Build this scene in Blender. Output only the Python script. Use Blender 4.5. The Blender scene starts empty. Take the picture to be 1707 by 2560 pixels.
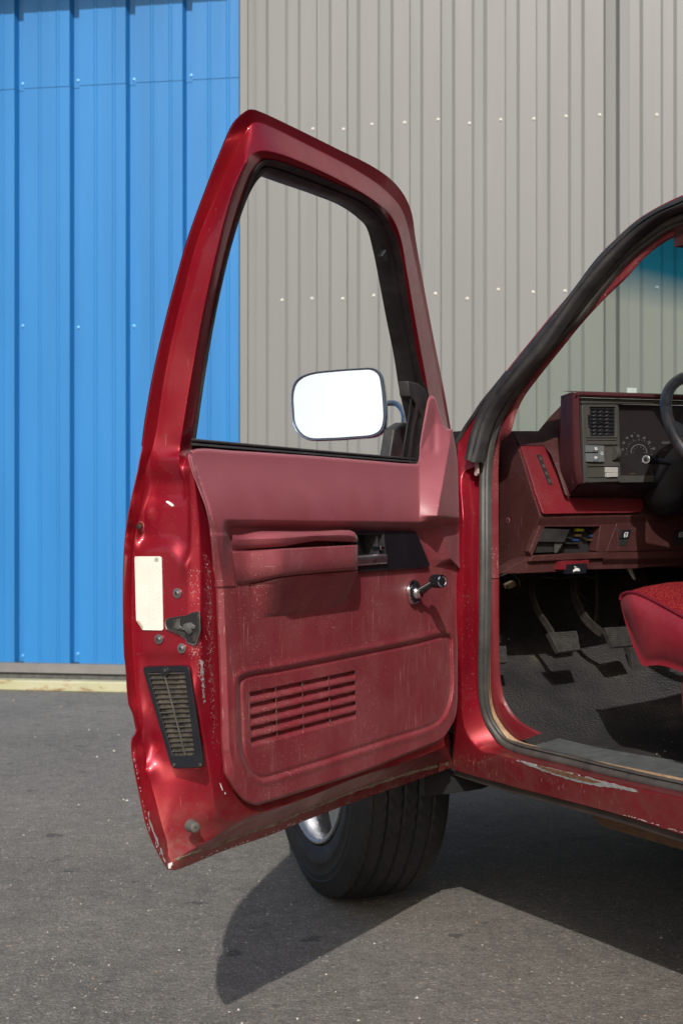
import bpy, math, random
import numpy as np
from mathutils import Vector, Matrix
random.seed(7); rng = np.random.default_rng(11)
sc = bpy.context.scene
COL = sc.collection
A3 = lambda *v: np.array(v, float)

# ---------------------------------------------------------------- frames
FPX, CX, CY = 3556.0, 853.5, 1280.0            # lens of the photograph, for measuring rays
CAM = A3(0, 0, 1.05)
HG = A3(.268, 3.376, 0)                        # foot of the hinge axis
U = A3(-.4844, -.8749, 0)                      # door: hinge -> latch edge
N = A3(.8749, -.4844, 0)                       # door: outside -> inside
R = A3(.51, -.8602, 0)                         # truck: front -> rear
W = A3(.8602, .51, 0)                          # truck: driver side -> passenger side
Zv = A3(0, 0, 1)

def ray(px, py):
    px = np.asarray(px, float); py = np.asarray(py, float)
    return np.stack([(px - CX) / FPX, np.ones_like(px), -(py - CY) / FPX], -1)
def plane(px, py, nrm, c):
    """point on the ray where (P-HG).nrm == c"""
    d = ray(px, py)
    s = (c - (CAM - HG) @ nrm) / (d @ nrm)
    return CAM + d * s[..., None]
def pT(px, py, t): return plane(px, py, N, np.asarray(t, float))
def pA(px, py, a): return plane(px, py, U, np.asarray(a, float))
def pB(px, py, b): return plane(px, py, R, np.asarray(b, float))
def pW(px, py, w): return plane(px, py, W, np.asarray(w, float))
def pZ(px, py, z): return plane(px, py, Zv, np.asarray(z, float))
def door(a, t, z): return HG + U * a + N * t + Zv * z
def truck(b, w, z): return HG + R * b + W * w + Zv * z
def pix(P):
    P = np.asarray(P, float) - CAM
    return CX + FPX * P[..., 0] / P[..., 1], CY - FPX * P[..., 2] / P[..., 1]

_zt = np.array([.2, .45, .6, .75, .9, 1.0, 1.15, 1.25, 1.347, 1.46, 1.574, 1.70, 1.8])
_tt = np.array([.03, 0, -.05, -.08, -.0895, -.08, -.049, -.03, -.009, .032, .0765, .135, .20])
_zf = np.linspace(.2, 1.8, 321); _tf = np.interp(_zf, _zt, _tt)
_k = np.ones(13) / 13; _tf = np.convolve(np.pad(_tf, 6, 'edge'), _k, 'valid')
def tO(z): return np.interp(z, _zf, _tf)
def surf(px, py, off, nrm):
    px = np.asarray(px, float); py = np.asarray(py, float); off = np.asarray(off, float) + 0 * px
    t = off.copy()
    for i in range(30):
        P = plane(px, py, nrm, t)
        t = .5 * t + .5 * (tO(P[..., 2]) + off)
    return plane(px, py, nrm, t)
def pD(px, py, off): return surf(px, py, off, N)      # parallel to the door's outer skin
def pS(px, py, off): return surf(px, py, off, W)      # parallel to the truck's side

def spline(P, n, closed=False, ret_at=None):
    """centripetal Catmull-Rom through P, n points evenly by length; ret_at: list of knot idx -> splits"""
    P = np.asarray(P, float)
    Q = np.vstack([2 * P[0] - P[1], P, 2 * P[-1] - P[-2]])
    if closed: Q = np.vstack([P[-1], P, P[0], P[1]])
    out = []; kn = [0]
    for i in range(1, len(Q) - 2):
        p0, p1, p2, p3 = Q[i - 1:i + 3]
        al = .5
        t0 = 0; t1 = t0 + max(np.linalg.norm(p1 - p0), 1e-9) ** al
        t2 = t1 + max(np.linalg.norm(p2 - p1), 1e-9) ** al; t3 = t2 + max(np.linalg.norm(p3 - p2), 1e-9) ** al
        m = 24
        t = np.linspace(t1, t2, m, endpoint=False)[:, None]
        a1 = (t1 - t) / (t1 - t0) * p0 + (t - t0) / (t1 - t0) * p1
        a2 = (t2 - t) / (t2 - t1) * p1 + (t - t1) / (t2 - t1) * p2
        a3 = (t3 - t) / (t3 - t2) * p2 + (t - t2) / (t3 - t2) * p3
        b1 = (t2 - t) / (t2 - t0) * a1 + (t - t0) / (t2 - t0) * a2
        b2 = (t3 - t) / (t3 - t1) * a2 + (t - t1) / (t3 - t1) * a3
        out.append((t2 - t) / (t2 - t1) * b1 + (t - t1) / (t2 - t1) * b2); kn.append(kn[-1] + m)
    out = np.vstack(out + [Q[-2:-1]])
    L = np.concatenate([[0], np.cumsum(np.linalg.norm(np.diff(out, axis=0), axis=1))])
    def samp(l0, l1, k, end):
        s = np.linspace(l0, l1, k, endpoint=end)
        return np.stack([np.interp(s, L, out[:, c]) for c in range(out.shape[1])], -1)
    if ret_at is None: return samp(0, L[-1], n, not closed)
    ks = [0] + [L[kn[i]] for i in ret_at] + [L[-1]]
    return np.vstack([samp(ks[i], ks[i + 1], n[i], i == len(n) - 1) for i in range(len(n))])

# ---------------------------------------------------------------- mesh making
class MB:
    def __init__(s): s.v = []; s.f = []; s.m = []; s.n = 0; s.flat = []
    def add(s, V, F, mi=0, flat=False):
        V = np.asarray(V, float).reshape(-1, 3)
        s.v.append(V); s.f += [tuple(int(i) + s.n for i in f) for f in F]; s.m += [mi] * len(F); s.flat += [flat] * len(F)
        s.n += len(V); return s
    def grid(s, G, mi=0, cr=False, cc=False, flip=False):
        G = np.asarray(G, float); r, c = G.shape[:2]
        F = []
        for i in range(r if cr else r - 1):
            for j in range(c if cc else c - 1):
                a, b, d, e = i * c + j, i * c + (j + 1) % c, ((i + 1) % r) * c + (j + 1) % c, ((i + 1) % r) * c + j
                F.append((a, e, d, b) if flip else (a, b, d, e))
        return s.add(G, F, mi)
    def box(s, o, ex, ey, ez, mi=0):
        """corner-centred box: centre o and half vectors"""
        o, ex, ey, ez = map(np.asarray, (o, ex, ey, ez)); V = []
        for k in (-1, 1):
            for (i, j) in ((-1, -1), (1, -1), (1, 1), (-1, 1)): V.append(o + i * ex + j * ey + k * ez)
        return s.add(V, [(3, 2, 1, 0), (4, 5, 6, 7), (0, 1, 5, 4), (1, 2, 6, 5), (2, 3, 7, 6), (3, 0, 4, 7)], mi, True)
    def prism(s, P, vec, mi=0, back=True):
        P = np.asarray(P, float); n = len(P); V = np.vstack([P, P + np.asarray(vec)])
        F = [tuple(range(n))] + ([tuple(range(2 * n - 1, n - 1, -1))] if back else [])
        F += [(i, i + n, (i + 1) % n + n, (i + 1) % n) for i in range(n)]
        return s.add(V, F, mi, True)
    def frame(s, P, Q, vec, mi=0):
        """plate between outer loop P and inner loop Q (same count), extruded by vec"""
        P = np.asarray(P, float); Q = np.asarray(Q, float); v = np.asarray(vec, float)
        G = np.stack([P + v, P, Q, Q + v]); return s.grid(G, mi, cr=True, cc=True)
    def tube(s, path, r, mi=0, seg=10, cap=True, up=None):
        path = np.asarray(path, float); n = len(path); r = np.broadcast_to(np.asarray(r, float), (n,))
        T = np.gradient(path, axis=0); T /= np.linalg.norm(T, axis=1)[:, None] + 1e-12
        ref = np.asarray(up if up is not None else ([0, 0, 1] if abs(T[0][2]) < .9 else [1, 0, 0]), float)
        G = []; x = np.cross(T[0], ref); x /= np.linalg.norm(x)
        for i in range(n):
            x = x - T[i] * (x @ T[i]); x /= np.linalg.norm(x); y = np.cross(T[i], x)
            a = np.linspace(0, 2 * np.pi, seg, endpoint=False)
            G.append(path[i] + r[i] * (np.cos(a)[:, None] * x + np.sin(a)[:, None] * y))
        b = s.n; s.grid(np.array(G), mi, cc=True)
        if cap:
            s.f.append(tuple(b + k for k in range(seg - 1, -1, -1))); s.f.append(tuple(b + (n - 1) * seg + k for k in range(seg)))
            s.m += [mi] * 2; s.flat += [True] * 2
        return s
    def lathe(s, c, ax, prof, mi=0, seg=32):
        """prof: (dist along axis, radius)"""
        c = np.asarray(c, float); ax = np.asarray(ax, float); ax = ax / np.linalg.norm(ax)
        x = np.cross(ax, [0, 0, 1.]) if abs(ax[2]) < .9 else np.cross(ax, [1., 0, 0]); x /= np.linalg.norm(x); y = np.cross(ax, x)
        a = np.linspace(0, 2 * np.pi, seg, endpoint=False)
        G = np.array([[c + ax * h + rr * (math.cos(t) * x + math.sin(t) * y) for t in a] for h, rr in prof])
        return s.grid(G, mi, cc=True)
    def build(s, name, mats, parent=None, sharp=38, bevel=0, solid=0, **props):
        V = np.vstack(s.v); org = np.zeros(3)
        root = parent
        while root is not None and root.parent is not None: root = root.parent
        if root is not None: org = np.array(root.location)
        elif 'origin' in props: org = np.array(props.pop('origin'))
        me = bpy.data.meshes.new(name); me.from_pydata((V - org).tolist(), [], s.f)
        for m in (mats if isinstance(mats, (list, tuple)) else [mats]): me.materials.append(m)
        me.polygons.foreach_set('material_index', s.m)
        me.polygons.foreach_set('use_smooth', [True] * len(s.f))
        me.update(); me.validate()
        me.set_sharp_from_angle(angle=math.radians(sharp))
        o = bpy.data.objects.new(name, me); COL.objects.link(o)
        if root is not None: o.parent = parent
        else: o.location = org
        if parent is not None and parent is not root: pass
        if bevel:
            b = o.modifiers.new('bevel', 'BEVEL'); b.width = bevel; b.segments = 3; b.limit_method = 'ANGLE'; b.angle_limit = math.radians(30); b.harden_normals = False
        if solid:
            b = o.modifiers.new('thick', 'SOLIDIFY'); b.thickness = solid; b.offset = -1
        for k, v in props.items(): o[k] = v
        return o
def empty(name, loc, **props):
    o = bpy.data.objects.new(name, None); o.location = loc; COL.objects.link(o)
    for k, v in props.items(): o[k] = v
    return o
def smst(e0, e1, x):
    t = np.clip((x - e0) / (e1 - e0), 0, 1); return t * t * (3 - 2 * t)
def coons(top, bot, left, right):
    """top,bot: (nc,2); left,right: (nr,2) -> (nr,nc,2)"""
    nc, nr = len(top), len(left); s = np.linspace(0, 1, nc)[None, :, None]; v = np.linspace(0, 1, nr)[:, None, None]
    top, bot, left, right = top[None], bot[None], left[:, None], right[:, None]
    return (1 - v) * top + v * bot + (1 - s) * left + s * right - ((1 - s) * (1 - v) * top[:, :1] + s * (1 - v) * top[:, -1:] + (1 - s) * v * bot[:, :1] + s * v * bot[:, -1:])
def rrect(x0, y0, x1, y1, r, k=5):
    out = []
    for cx, cy, a0 in ((x1 - r, y0 + r, -90), (x1 - r, y1 - r, 0), (x0 + r, y1 - r, 90), (x0 + r, y0 + r, 180)):
        for i in range(k + 1):
            a = math.radians(a0 + 90 * i / k); out.append((cx + r * math.cos(a), cy + r * math.sin(a)))
    return np.array(out)
def rpoly(P, r, k=4):
    """round the corners of a polygon by length r"""
    P = np.asarray(P, float); out = []; n = len(P)
    for i in range(n):
        p, a, b = P[i], P[i - 1] - P[i], P[(i + 1) % n] - P[i]
        ra = min(r, np.linalg.norm(a) * .45); rb = min(r, np.linalg.norm(b) * .45)
        s, e = p + a / np.linalg.norm(a) * ra, p + b / np.linalg.norm(b) * rb
        for j in range(k + 1):
            t = j / k; out.append((1 - t) ** 2 * s + 2 * t * (1 - t) * p + t * t * e)
    return np.array(out)

# ---------------------------------------------------------------- materials
def newmat(name):
    m = bpy.data.materials.new(name); m.use_nodes = True; nt = m.node_tree
    return m, nt, nt.nodes['Principled BSDF']
def sock(b, n, v):
    if n in b.inputs: b.inputs[n].default_value = v
class NG:
    def __init__(s, nt): s.nt = nt; s.tc = nt.nodes.new('ShaderNodeTexCoord')
    def n(s, t, **kw):
        x = s.nt.nodes.new(t)
        for k, v in kw.items(): setattr(x, k, v)
        return x
    def l(s, a, b): s.nt.links.new(a, b)
    def vec(s, scale=(1, 1, 1), rot=(0, 0, 0)):
        m = s.n('ShaderNodeMapping'); m.inputs['Scale'].default_value = scale; m.inputs['Rotation'].default_value = rot
        s.l(s.tc.outputs['Object'], m.inputs['Vector']); return m.outputs['Vector']
    def noise(s, scale, detail=3, rough=.55, vec=None, dist=0):
        x = s.n('ShaderNodeTexNoise'); x.inputs['Scale'].default_value = scale; x.inputs['Detail'].default_value = detail
        x.inputs['Roughness'].default_value = rough; x.inputs['Distortion'].default_value = dist
        s.l(vec or s.tc.outputs['Object'], x.inputs['Vector']); return x.outputs['Fac']
    def voro(s, scale, feat='F1', vec=None, out='Distance'):
        x = s.n('ShaderNodeTexVoronoi'); x.feature = feat; x.inputs['Scale'].default_value = scale
        s.l(vec or s.tc.outputs['Object'], x.inputs['Vector']); return x.outputs[out]
    def ramp(s, fac, stops, interp='LINEAR'):
        x = s.n('ShaderNodeValToRGB'); cr = x.color_ramp; cr.interpolation = interp
        while len(cr.elements) < len(stops): cr.elements.new(.5)
        for e, (p, c) in zip(cr.elements, stops):
            e.position = p; e.color = (c, c, c, 1) if isinstance(c, (int, float)) else (*c, 1)
        s.l(fac, x.inputs['Fac']); return x.outputs['Color']
    def mix(s, fac, a, b, mode='MIX'):
        x = s.n('ShaderNodeMix'); x.data_type = 'RGBA'; x.blend_type = mode
        for v, i in ((fac, 0), (a, 6), (b, 7)):
            if hasattr(v, 'links') or hasattr(v, 'is_linked'): s.l(v, x.inputs[i])
            elif isinstance(v, (int, float)): x.inputs[i].default_value = v if i == 0 else (v, v, v, 1)
            else: x.inputs[i].default_value = (*v, 1)
        return x.outputs[2]
    def math(s, op, a, b=None, c=None, clamp=False):
        x = s.n('ShaderNodeMath'); x.operation = op; x.use_clamp = clamp
        for i, v in enumerate((a, b, c)):
            if v is None: continue
            if hasattr(v, 'is_linked'): s.l(v, x.inputs[i])
            else: x.inputs[i].default_value = v
        return x.outputs[0]
    def bump(s, h, strength, dist=.001):
        x = s.n('ShaderNodeBump'); x.inputs['Strength'].default_value = strength; x.inputs['Distance'].default_value = dist
        s.l(h, x.inputs['Height']); return x.outputs['Normal']
    def sep(s, v=None):
        x = s.n('ShaderNodeSeparateXYZ'); s.l(v or s.tc.outputs['Object'], x.inputs[0]); return x.outputs
    def dot(s, d, c=0.0):
        """object position . d - c"""
        x = s.n('ShaderNodeVectorMath'); x.operation = 'DOT_PRODUCT'; s.l(s.tc.outputs['Object'], x.inputs[0]); x.inputs[1].default_value = tuple(d)
        return s.math('SUBTRACT', x.outputs['Value'], c)

def simple(name, base, rough=.5, metal=0, coat=0, var=.15, vscale=12, bump=0, bscale=400, spec=.5, dirt=0, dirtcol=(.22, .18, .14), sheen=0, coatr=.08):
    m, nt, b = newmat(name); g = NG(nt)
    n1 = g.noise(vscale, 4)
    lo = tuple(c * (1 - var) for c in base); hi = tuple(min(1, c * (1 + var)) for c in base)
    col = g.ramp(n1, [(.3, lo), (.7, hi)])
    if dirt:
        d = g.math('MULTIPLY', g.ramp(g.noise(vscale * 1.7, 7, .7), [(.42, 0.), (.72, 1.)]), dirt)
        col = g.mix(d, col, dirtcol)
    g.l(col, b.inputs['Base Color'])
    r = g.ramp(g.noise(vscale * 3, 4), [(.3, max(0, rough - .06)), (.7, min(1, rough + .08))]); g.l(r, b.inputs['Roughness'])
    sock(b, 'Metallic', metal); sock(b, 'Coat Weight', coat); sock(b, 'Coat Roughness', coatr); sock(b, 'Specular IOR Level', spec)
    sock(b, 'Sheen Weight', sheen); sock(b, 'Sheen Roughness', .4)
    if bump: g.l(g.bump(g.noise(bscale, 3, .6), bump), b.inputs['Normal'])
    return m

def paint_mat(name, base=(.30, .006, .016), dirt=.25, lowk=.75):
    m, nt, b = newmat(name); g = NG(nt)
    n1 = g.noise(6, 4); col = g.ramp(n1, [(.3, tuple(c * .85 for c in base)), (.7, tuple(c * 1.12 for c in base))])
    dust = g.math('MULTIPLY', g.ramp(g.noise(16, 8, .72), [(.45, 0.), (.8, 1.)]), dirt)
    z = g.sep()[2]
    low = g.ramp(z, [(.46, 1.), (.60, 0.)])
    lowd = g.math('MULTIPLY', low, g.ramp(g.noise(22, 8, .75), [(.36, 0.), (.66, lowk)]))
    dust = g.math('MAXIMUM', dust, lowd)
    fs = g.ramp(g.noise(190, 2, .5), [(.70, 0.), (.75, .5)])     # specks of dust and tiny chips
    dust = g.math('MAXIMUM', dust, fs)
    col = g.mix(dust, col, (.20, .145, .11))
    sv = g.vec((260, 260, 14), (.25, .1, .2)); scr = g.ramp(g.noise(1.0, 2, .5, sv), [(.735, 0.), (.765, .35)])
    col = g.mix(scr, col, (.5, .22, .2))
    g.l(col, b.inputs['Base Color'])
    sock(b, 'Metallic', .5); sock(b, 'Coat IOR', 1.36); sock(b, 'Coat Weight', 1.); sock(b, 'Coat Roughness', .07); sock(b, 'Specular IOR Level', .5)
    r = g.math('ADD', g.ramp(g.noise(30, 5), [(.3, .30), (.7, .40)]), g.math('MULTIPLY', dust, .35)); g.l(r, b.inputs['Roughness'])
    cr = g.math('ADD', .06, g.math('MULTIPLY', dust, .5)); g.l(cr, b.inputs['Coat Roughness'])
    cw = g.math('SUBTRACT', .75, g.math('MULTIPLY', dust, .7)); g.l(cw, b.inputs['Coat Weight'])
    g.l(g.bump(g.noise(3.2, 3), .10, .01), b.inputs['Normal'])
    return m

def vinyl_mat(name, base=(.23, .028, .036), dust=.35, scratch=.5, rough=.42, upper_sheen=0, spec=.6):
    m, nt, b = newmat(name); g = NG(nt)
    col = g.ramp(g.noise(5, 4), [(.3, tuple(c * .88 for c in base)), (.7, tuple(c * 1.12 for c in base))])
    du = g.math('MULTIPLY', g.ramp(g.noise(9, 8, .7), [(.40, 0.), (.78, 1.)]), dust)
    drip = g.math('MULTIPLY', g.ramp(g.noise(1., 5, .6, g.vec((34, 34, 5))), [(.5, 0.), (.8, 1.)]), dust * .6)
    du = g.math('MAXIMUM', du, drip)
    col = g.mix(du, col, (.36, .17, .16))
    for i, (rot, sc_) in enumerate((((.5, .3, .1), (420, 420, 9)), ((-.7, .2, .9), (400, 11, 400)), ((.2, -.9, .4), (9, 460, 460)))):
        s1 = g.ramp(g.noise(1., 1, .4, g.vec(sc_, rot)), [(.70, 0.), (.72, 1.)])
        s1 = g.math('MULTIPLY', s1, g.ramp(g.noise(7 + i, 3), [(.46, 0.), (.60, scratch)]))
        col = g.mix(s1, col, (.62, .36, .34))
    if upper_sheen:
        fz = g.math('ADD', g.sep()[2], g.math('MULTIPLY', g.noise(7, 4), .12)); ff = g.ramp(g.math('SUBTRACT', fz, .90), [(.08, 0.), (.26, upper_sheen)]); col = g.mix(ff, col, (.34, .105, .13))  # sky sheen painted into the base colour, paler pink with height
    g.l(col, b.inputs['Base Color'])
    r = g.math('ADD', g.ramp(g.noise(14, 6, .65), [(.3, rough - .06), (.7, rough + .10)]), g.math('MULTIPLY', du, .2)); g.l(r, b.inputs['Roughness'])
    sock(b, 'Specular IOR Level', spec); sock(b, 'Sheen Weight', .06 if spec > .4 else 0); sock(b, 'Sheen Roughness', .35)
    g.l(g.bump(g.voro(520), .18, .0006), b.inputs['Normal'])
    return m

PAINT = paint_mat('red_paint', (.31, .007, .021), dirt=.12, lowk=.4)
PAINTIN = paint_mat('red_paint_door_jamb', (.31, .007, .022), dirt=.10)
VINYL = vinyl_mat('red_vinyl', (.20, .022, .032), dust=.28, upper_sheen=.78)
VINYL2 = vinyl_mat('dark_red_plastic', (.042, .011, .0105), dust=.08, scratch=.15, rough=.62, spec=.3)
VINYL3 = vinyl_mat('bright_red_plastic', (.135, .007, .013), dust=.10, scratch=.1, rough=.4)
MAROON = vinyl_mat('maroon_pad', (.055, .012, .016), dust=.05, scratch=.05, rough=.65, spec=.25)
RUBBER = simple('black_rubber', (.018, .018, .02), .55, dirt=.35, dirtcol=(.09, .08, .065), var=.3, bump=.2)
SEAL = simple('grey_seal_rubber', (.045, .046, .046), .5, dirt=.4, dirtcol=(.12, .105, .08), var=.3, bump=.2)
BLACKM = simple('satin_black_plastic', (.009, .010, .014), .38, var=.2, bump=.1)
GREYP = simple('grey_brown_plastic', (.055, .053, .048), .5, var=.12, bump=.2, bscale=900)
SWITCH = simple('light_grey_switch', (.12, .13, .14), .45, var=.08)
WHITE = simple('white_marking', (.7, .7, .7), .5, var=.05)
DIMMARK = simple('dim_marking', (.17, .17, .18), .5, var=.05)
CHROME = simple('chrome', (.75, .76, .78), .08, metal=1, var=.03)
STEEL = simple('zinc_steel', (.34, .34, .35), .32, metal=.9, var=.2, dirt=.3)
ALU = simple('cast_aluminium', (.55, .56, .58), .28, metal=.9, var=.08, dirt=.2)
DARK = simple('dark_cavity', (.008, .008, .008), .8, var=.2)
IRON = simple('dirty_iron', (.045, .04, .036), .5, metal=.4, var=.4, vscale=60, dirt=.3, dirtcol=(.09, .07, .045))
RUST = simple('rusty_frame_steel', (.11, .055, .03), .8, var=.45, vscale=18, dirt=.4, dirtcol=(.17, .11, .06), bump=.5, bscale=120)
TAN = simple('dusty_jamb_paint', (.30, .21, .12), .8, var=.4, vscale=40, dirt=.6, dirtcol=(.16, .05, .04))
# ================================================================ THE TRUCK
ROOT = truck(1.2, .9, 0)
pickup = empty('pickup_truck', ROOT, label='dark red pickup truck with its driver door wide open in front of the metal wall', category='pickup truck')

# ---------------------------------------------------------------- door shell
def ring(segs, fn_default):
    """segs: lists of (px,py,off[,mode]); returns 3D knots and joint indices"""
    K = []; joints = []
    for si, sg in enumerate(segs):
        for p in sg:
            mode = p[3] if len(p) > 3 else 'D'
            f = {'D': pD, 'T': pT, 'A': pA}[mode]
            K.append(f(p[0], p[1], p[2]))
        if si < len(segs) - 1: joints.append(len(K) - 1)
    return np.array(K), joints
def addo(L, o, mode='D'): return [(x, y, o, mode) for x, y in L]
# A: outer edge of the skin.  front post -> top -> rear post -> latch edge -> bottom
A = [addo([(1128, 1085), (1125, 1065), (1109, 973), (1086, 858), (1058, 709), (1038, 594), (1030, 537), (1015, 497)], 0),
     addo([(983, 454), (931, 416), (845, 373), (736, 319), (650, 279), (627, 273)], 0),
     addo([(612, 282), (587, 307), (553, 382), (515, 480), (472, 600), (438, 721), (409, 835), (386, 939), (366, 1054), (357, 1125)], 0),
     addo([(353, 1142), (346, 1180), (332, 1241), (320, 1305), (313, 1369), (310, 1465), (310, 1528), (313, 1640), (316, 1664), (321, 1737), (325, 1764), (334, 1785), (343, 1826), (331, 1850), (332, 1887), (348, 1976), (369, 2069), (396, 2132), (424, 2175)], 0),
     addo([(437, 2176), (555, 2129), (683, 2085), (744, 2059), (891, 2003), (1030, 1954), (1120, 1922), (1128, 1919)], 0)]
B = [addo([(1124, 1085), (1119, 1065), (1104, 985), (1081, 870), (1056, 744), (1030, 617), (1017, 560), (1003, 522)], .003),
     addo([(968, 480), (903, 433), (788, 372), (667, 313), (645, 306), (632, 308)], .003),
     addo([(618, 325), (598, 360), (561, 439), (497, 594), (461, 726), (429, 858), (408, 968), (391, 1082), (381, 1125)], .003),
     addo([(374, 1145), (364, 1180), (351, 1241), (341, 1305), (334, 1369), (330, 1465), (329, 1528), (333, 1640), (335, 1664), (341, 1737), (348, 1770), (354, 1800), (356, 1830), (355, 1855), (357, 1887), (371, 1976), (390, 2050), (408, 2110), (431, 2152)], 1.132, 'A'),
     addo([(452, 2142), (555, 2107), (683, 2061), (744, 2034), (891, 1974), (1030, 1930), (1120, 1906), (1127, 1904)], .006, 'T')]
I = [addo([(1100, 1085), (1093, 1050), (1072, 990), (1063, 939), (1040, 813), (1018, 686), (1000, 590), (975, 536)], .026),
     addo([(940, 505), (903, 480), (817, 434), (702, 385), (655, 376), (633, 383)], .040),
     addo([(616, 402), (607, 420), (581, 480), (547, 606), (515, 744), (489, 881), (469, 996), (455, 1082), (449, 1125)], .052),
     addo([(447, 1145), (449, 1170), (463, 1241), (469, 1305), (474, 1353), (470, 1423), (470, 1528), (472, 1640), (476, 1680), (486, 1737)], 1.134, 'A') + addo([(494, 1775), (502, 1810), (508, 1840), (512, 1860), (518, 1887), (528, 1976), (540, 2030), (560, 2050), (590, 2058)], .0415, 'T'),
     addo([(610, 2059), (640, 2050), (700, 2030), (744, 2015), (891, 1957), (1030, 1912), (1110, 1884), (1120, 1880)], .03, 'T')]
Cc = [addo([(1094, 1085), (1085, 1050), (1069, 990), (1049, 939), (1029, 836), (1012, 726), (992, 610), (968, 556)], .021),
      addo([(945, 525), (920, 499), (845, 465), (759, 428), (679, 402), (658, 401)], .033),
      addo([(640, 418), (627, 439), (598, 520), (570, 617), (547, 715), (527, 813), (507, 933), (487, 1071), (478, 1125)], .040),
      addo([(478, 1145), (483, 1180), (490, 1230), (497, 1290), (500, 1350), (502, 1420), (502, 1560), (504, 1640), (508, 1664), (520, 1728), (527, 1775), (533, 1810), (537, 1840), (541, 1870), (546, 1900), (557, 1950), (575, 1990), (600, 2020), (640, 2032)], .048, 'T'),
      addo([(660, 2030), (683, 2023), (720, 2011), (744, 2003), (891, 1944), (1030, 1899), (1100, 1871), (1112, 1864)], .048, 'T')]
Dd = [addo([(1090, 1085), (1078, 1050), (1062, 990), (1042, 939), (1024, 836), (1007, 726), (987, 615), (960, 562)], .010),
      addo([(940, 536), (918, 512), (842, 478), (757, 440), (682, 414), (664, 414)], .020),
      addo([(650, 430), (634, 450), (606, 526), (578, 620), (553, 717), (532, 815), (512, 935), (491, 1075), (487, 1125)], .020),
      addo([(490, 1145), (500, 1180), (510, 1220), (525, 1260), (540, 1310), (550, 1370), (555, 1430), (558, 1560), (560, 1640), (562, 1664), (566, 1728), (568, 1775), (570, 1810), (573, 1835), (577, 1865), (583, 1890), (595, 1930), (610, 1965), (645, 1985)], .047, 'T'),
      addo([(665, 1980), (700, 1972), (720, 1966), (744, 1958), (891, 1900), (1030, 1855), (1095, 1830), (1105, 1826)], .047, 'T')]
NS = [60, 50, 90, 150, 70]
RG = []
for spec in (A, B, I, Cc, Dd):
    K, j = ring(spec, pD); RG.append(spline(K, NS, ret_at=j))
RG = np.array(RG)                                # 5 x M x 3
M_ = RG.shape[1]
# across the rings: spline with even steps, so that every crease is a small radius
rows = []
cnt = [5, 16, 8, 5]
G = []
for k in range(M_):
    G.append(spline(RG[:, k], cnt, ret_at=[1, 2, 3]) if False else None)
def across(P, counts):
    Q = [2 * P[0] - P[1]] + list(P) + [2 * P[-1] - P[-2]]; out = []
    for i in range(1, len(Q) - 2):
        p0, p1, p2, p3 = Q[i - 1:i + 3]
        m1 = (p2 - p0) * .5; m2 = (p3 - p1) * .5
        L = np.linalg.norm(p2 - p1, axis=-1)[:, None]            # limit tangents: keeps flats flat
        m1 = m1 / (np.linalg.norm(m1, axis=-1)[:, None] + 1e-9) * np.minimum(np.linalg.norm(m1, axis=-1)[:, None], .16 * L)
        m2 = m2 / (np.linalg.norm(m2, axis=-1)[:, None] + 1e-9) * np.minimum(np.linalg.norm(m2, axis=-1)[:, None], .16 * L)
        for t in np.linspace(0, 1, counts[i - 1], endpoint=False):
            out.append((2 * t**3 - 3 * t**2 + 1) * p1 + (t**3 - 2 * t**2 + t) * m1 + (-2 * t**3 + 3 * t**2) * p2 + (t**3 - t**2) * m2)
    out.append(P[-1]); return np.array(out)
G = across(RG, [6, 26, 10, 6])
# pressed relief of the sheet metal, as displacement along U
def relief(px, py):
    g = lambda x, y, sx, sy, h: h * np.exp(-((px - x) / sx)**2 - ((py - y) / sy)**2)
    r = np.zeros_like(px)
    r += g(466, 1412, 10, 26, .005) + g(360, 1282, 12, 22, .004)
    r -= .012 * smst(1165, 1215, py) * (1 - smst(1338 + 26 * smst(420, 462, px), 1378 + 40 * smst(420, 462, px), py)) * smst(334, 352, px) * (1 - smst(458, 480, px))
    r -= .004 * smst(1140, 1180, py) * (1 - smst(1240, 1262, py)) * smst(352, 380, px) * (1 - smst(440, 462, px))
    r -= .004 * smst(1625, 1655, py) * (1 - smst(1900, 1960, py)) * smst(345, 365, px) * (1 - smst(490, 505, px))
    r += g(358, 1790, 11, 40, .008) - g(372, 1862, 22, 26, .008) + g(376, 1926, 18, 20, .009) + g(358, 1880, 10, 30, .003)
    r += g(486, 1505, 8, 14, .002) + g(496, 1645, 9, 18, .004) + g(500, 2000, 30, 60, -.007) + g(483, 2065, 30, 30, .004)
    r += g(420, 2040, 22, 90, .004)
    return r
px, py = pix(G)
lat = slice(sum(NS[:2]) + 60, sum(NS[:4]) + 30)
env = np.zeros(G.shape[1]); env[lat] = 1; env = np.convolve(env, np.ones(15) / 15, 'same')
rowenv = np.zeros(len(G)); rowenv[6:40] = smst(0, 4, np.arange(34)) * (1 - smst(27, 34, np.arange(34)))
G = G + (relief(px, py) * env[None] * rowenv[:, None])[..., None] * U
m = MB(); m.grid(G, 0)
# hem: the skin folded back, and the outside of the door
a_o = RG[0]; hem = np.stack([a_o, a_o - N * .003 - U * 0.001, a_o - N * .004 - U * .006]); m.grid(hem, 0, flip=True)
nf = sum(NS[:3])                                 # frame part: close the outside
rim = RG[4][:nf]; outr = np.stack([RG[4][:nf], RG[4][:nf] - N * .022, .5 * (RG[4][:nf] + a_o[:nf]) - N * .014, a_o[:nf] - N * .004 - U * .0])
m.grid(outr, 0, flip=True)
zs = np.linspace(.452, 1.163, 26); sk = []
ka = RG[0][sum(NS[:3]):sum(NS[:4])]; za = ka[:, 2][::-1]; aa = ((ka - HG) @ U)[::-1]
for z in zs:
    ar = np.interp(z, za, aa) - .003; sk.append([door(a, tO(z) - .004, z) for a in np.linspace(.0, ar, 24)])
m.grid(np.array(sk), 0)
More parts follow.
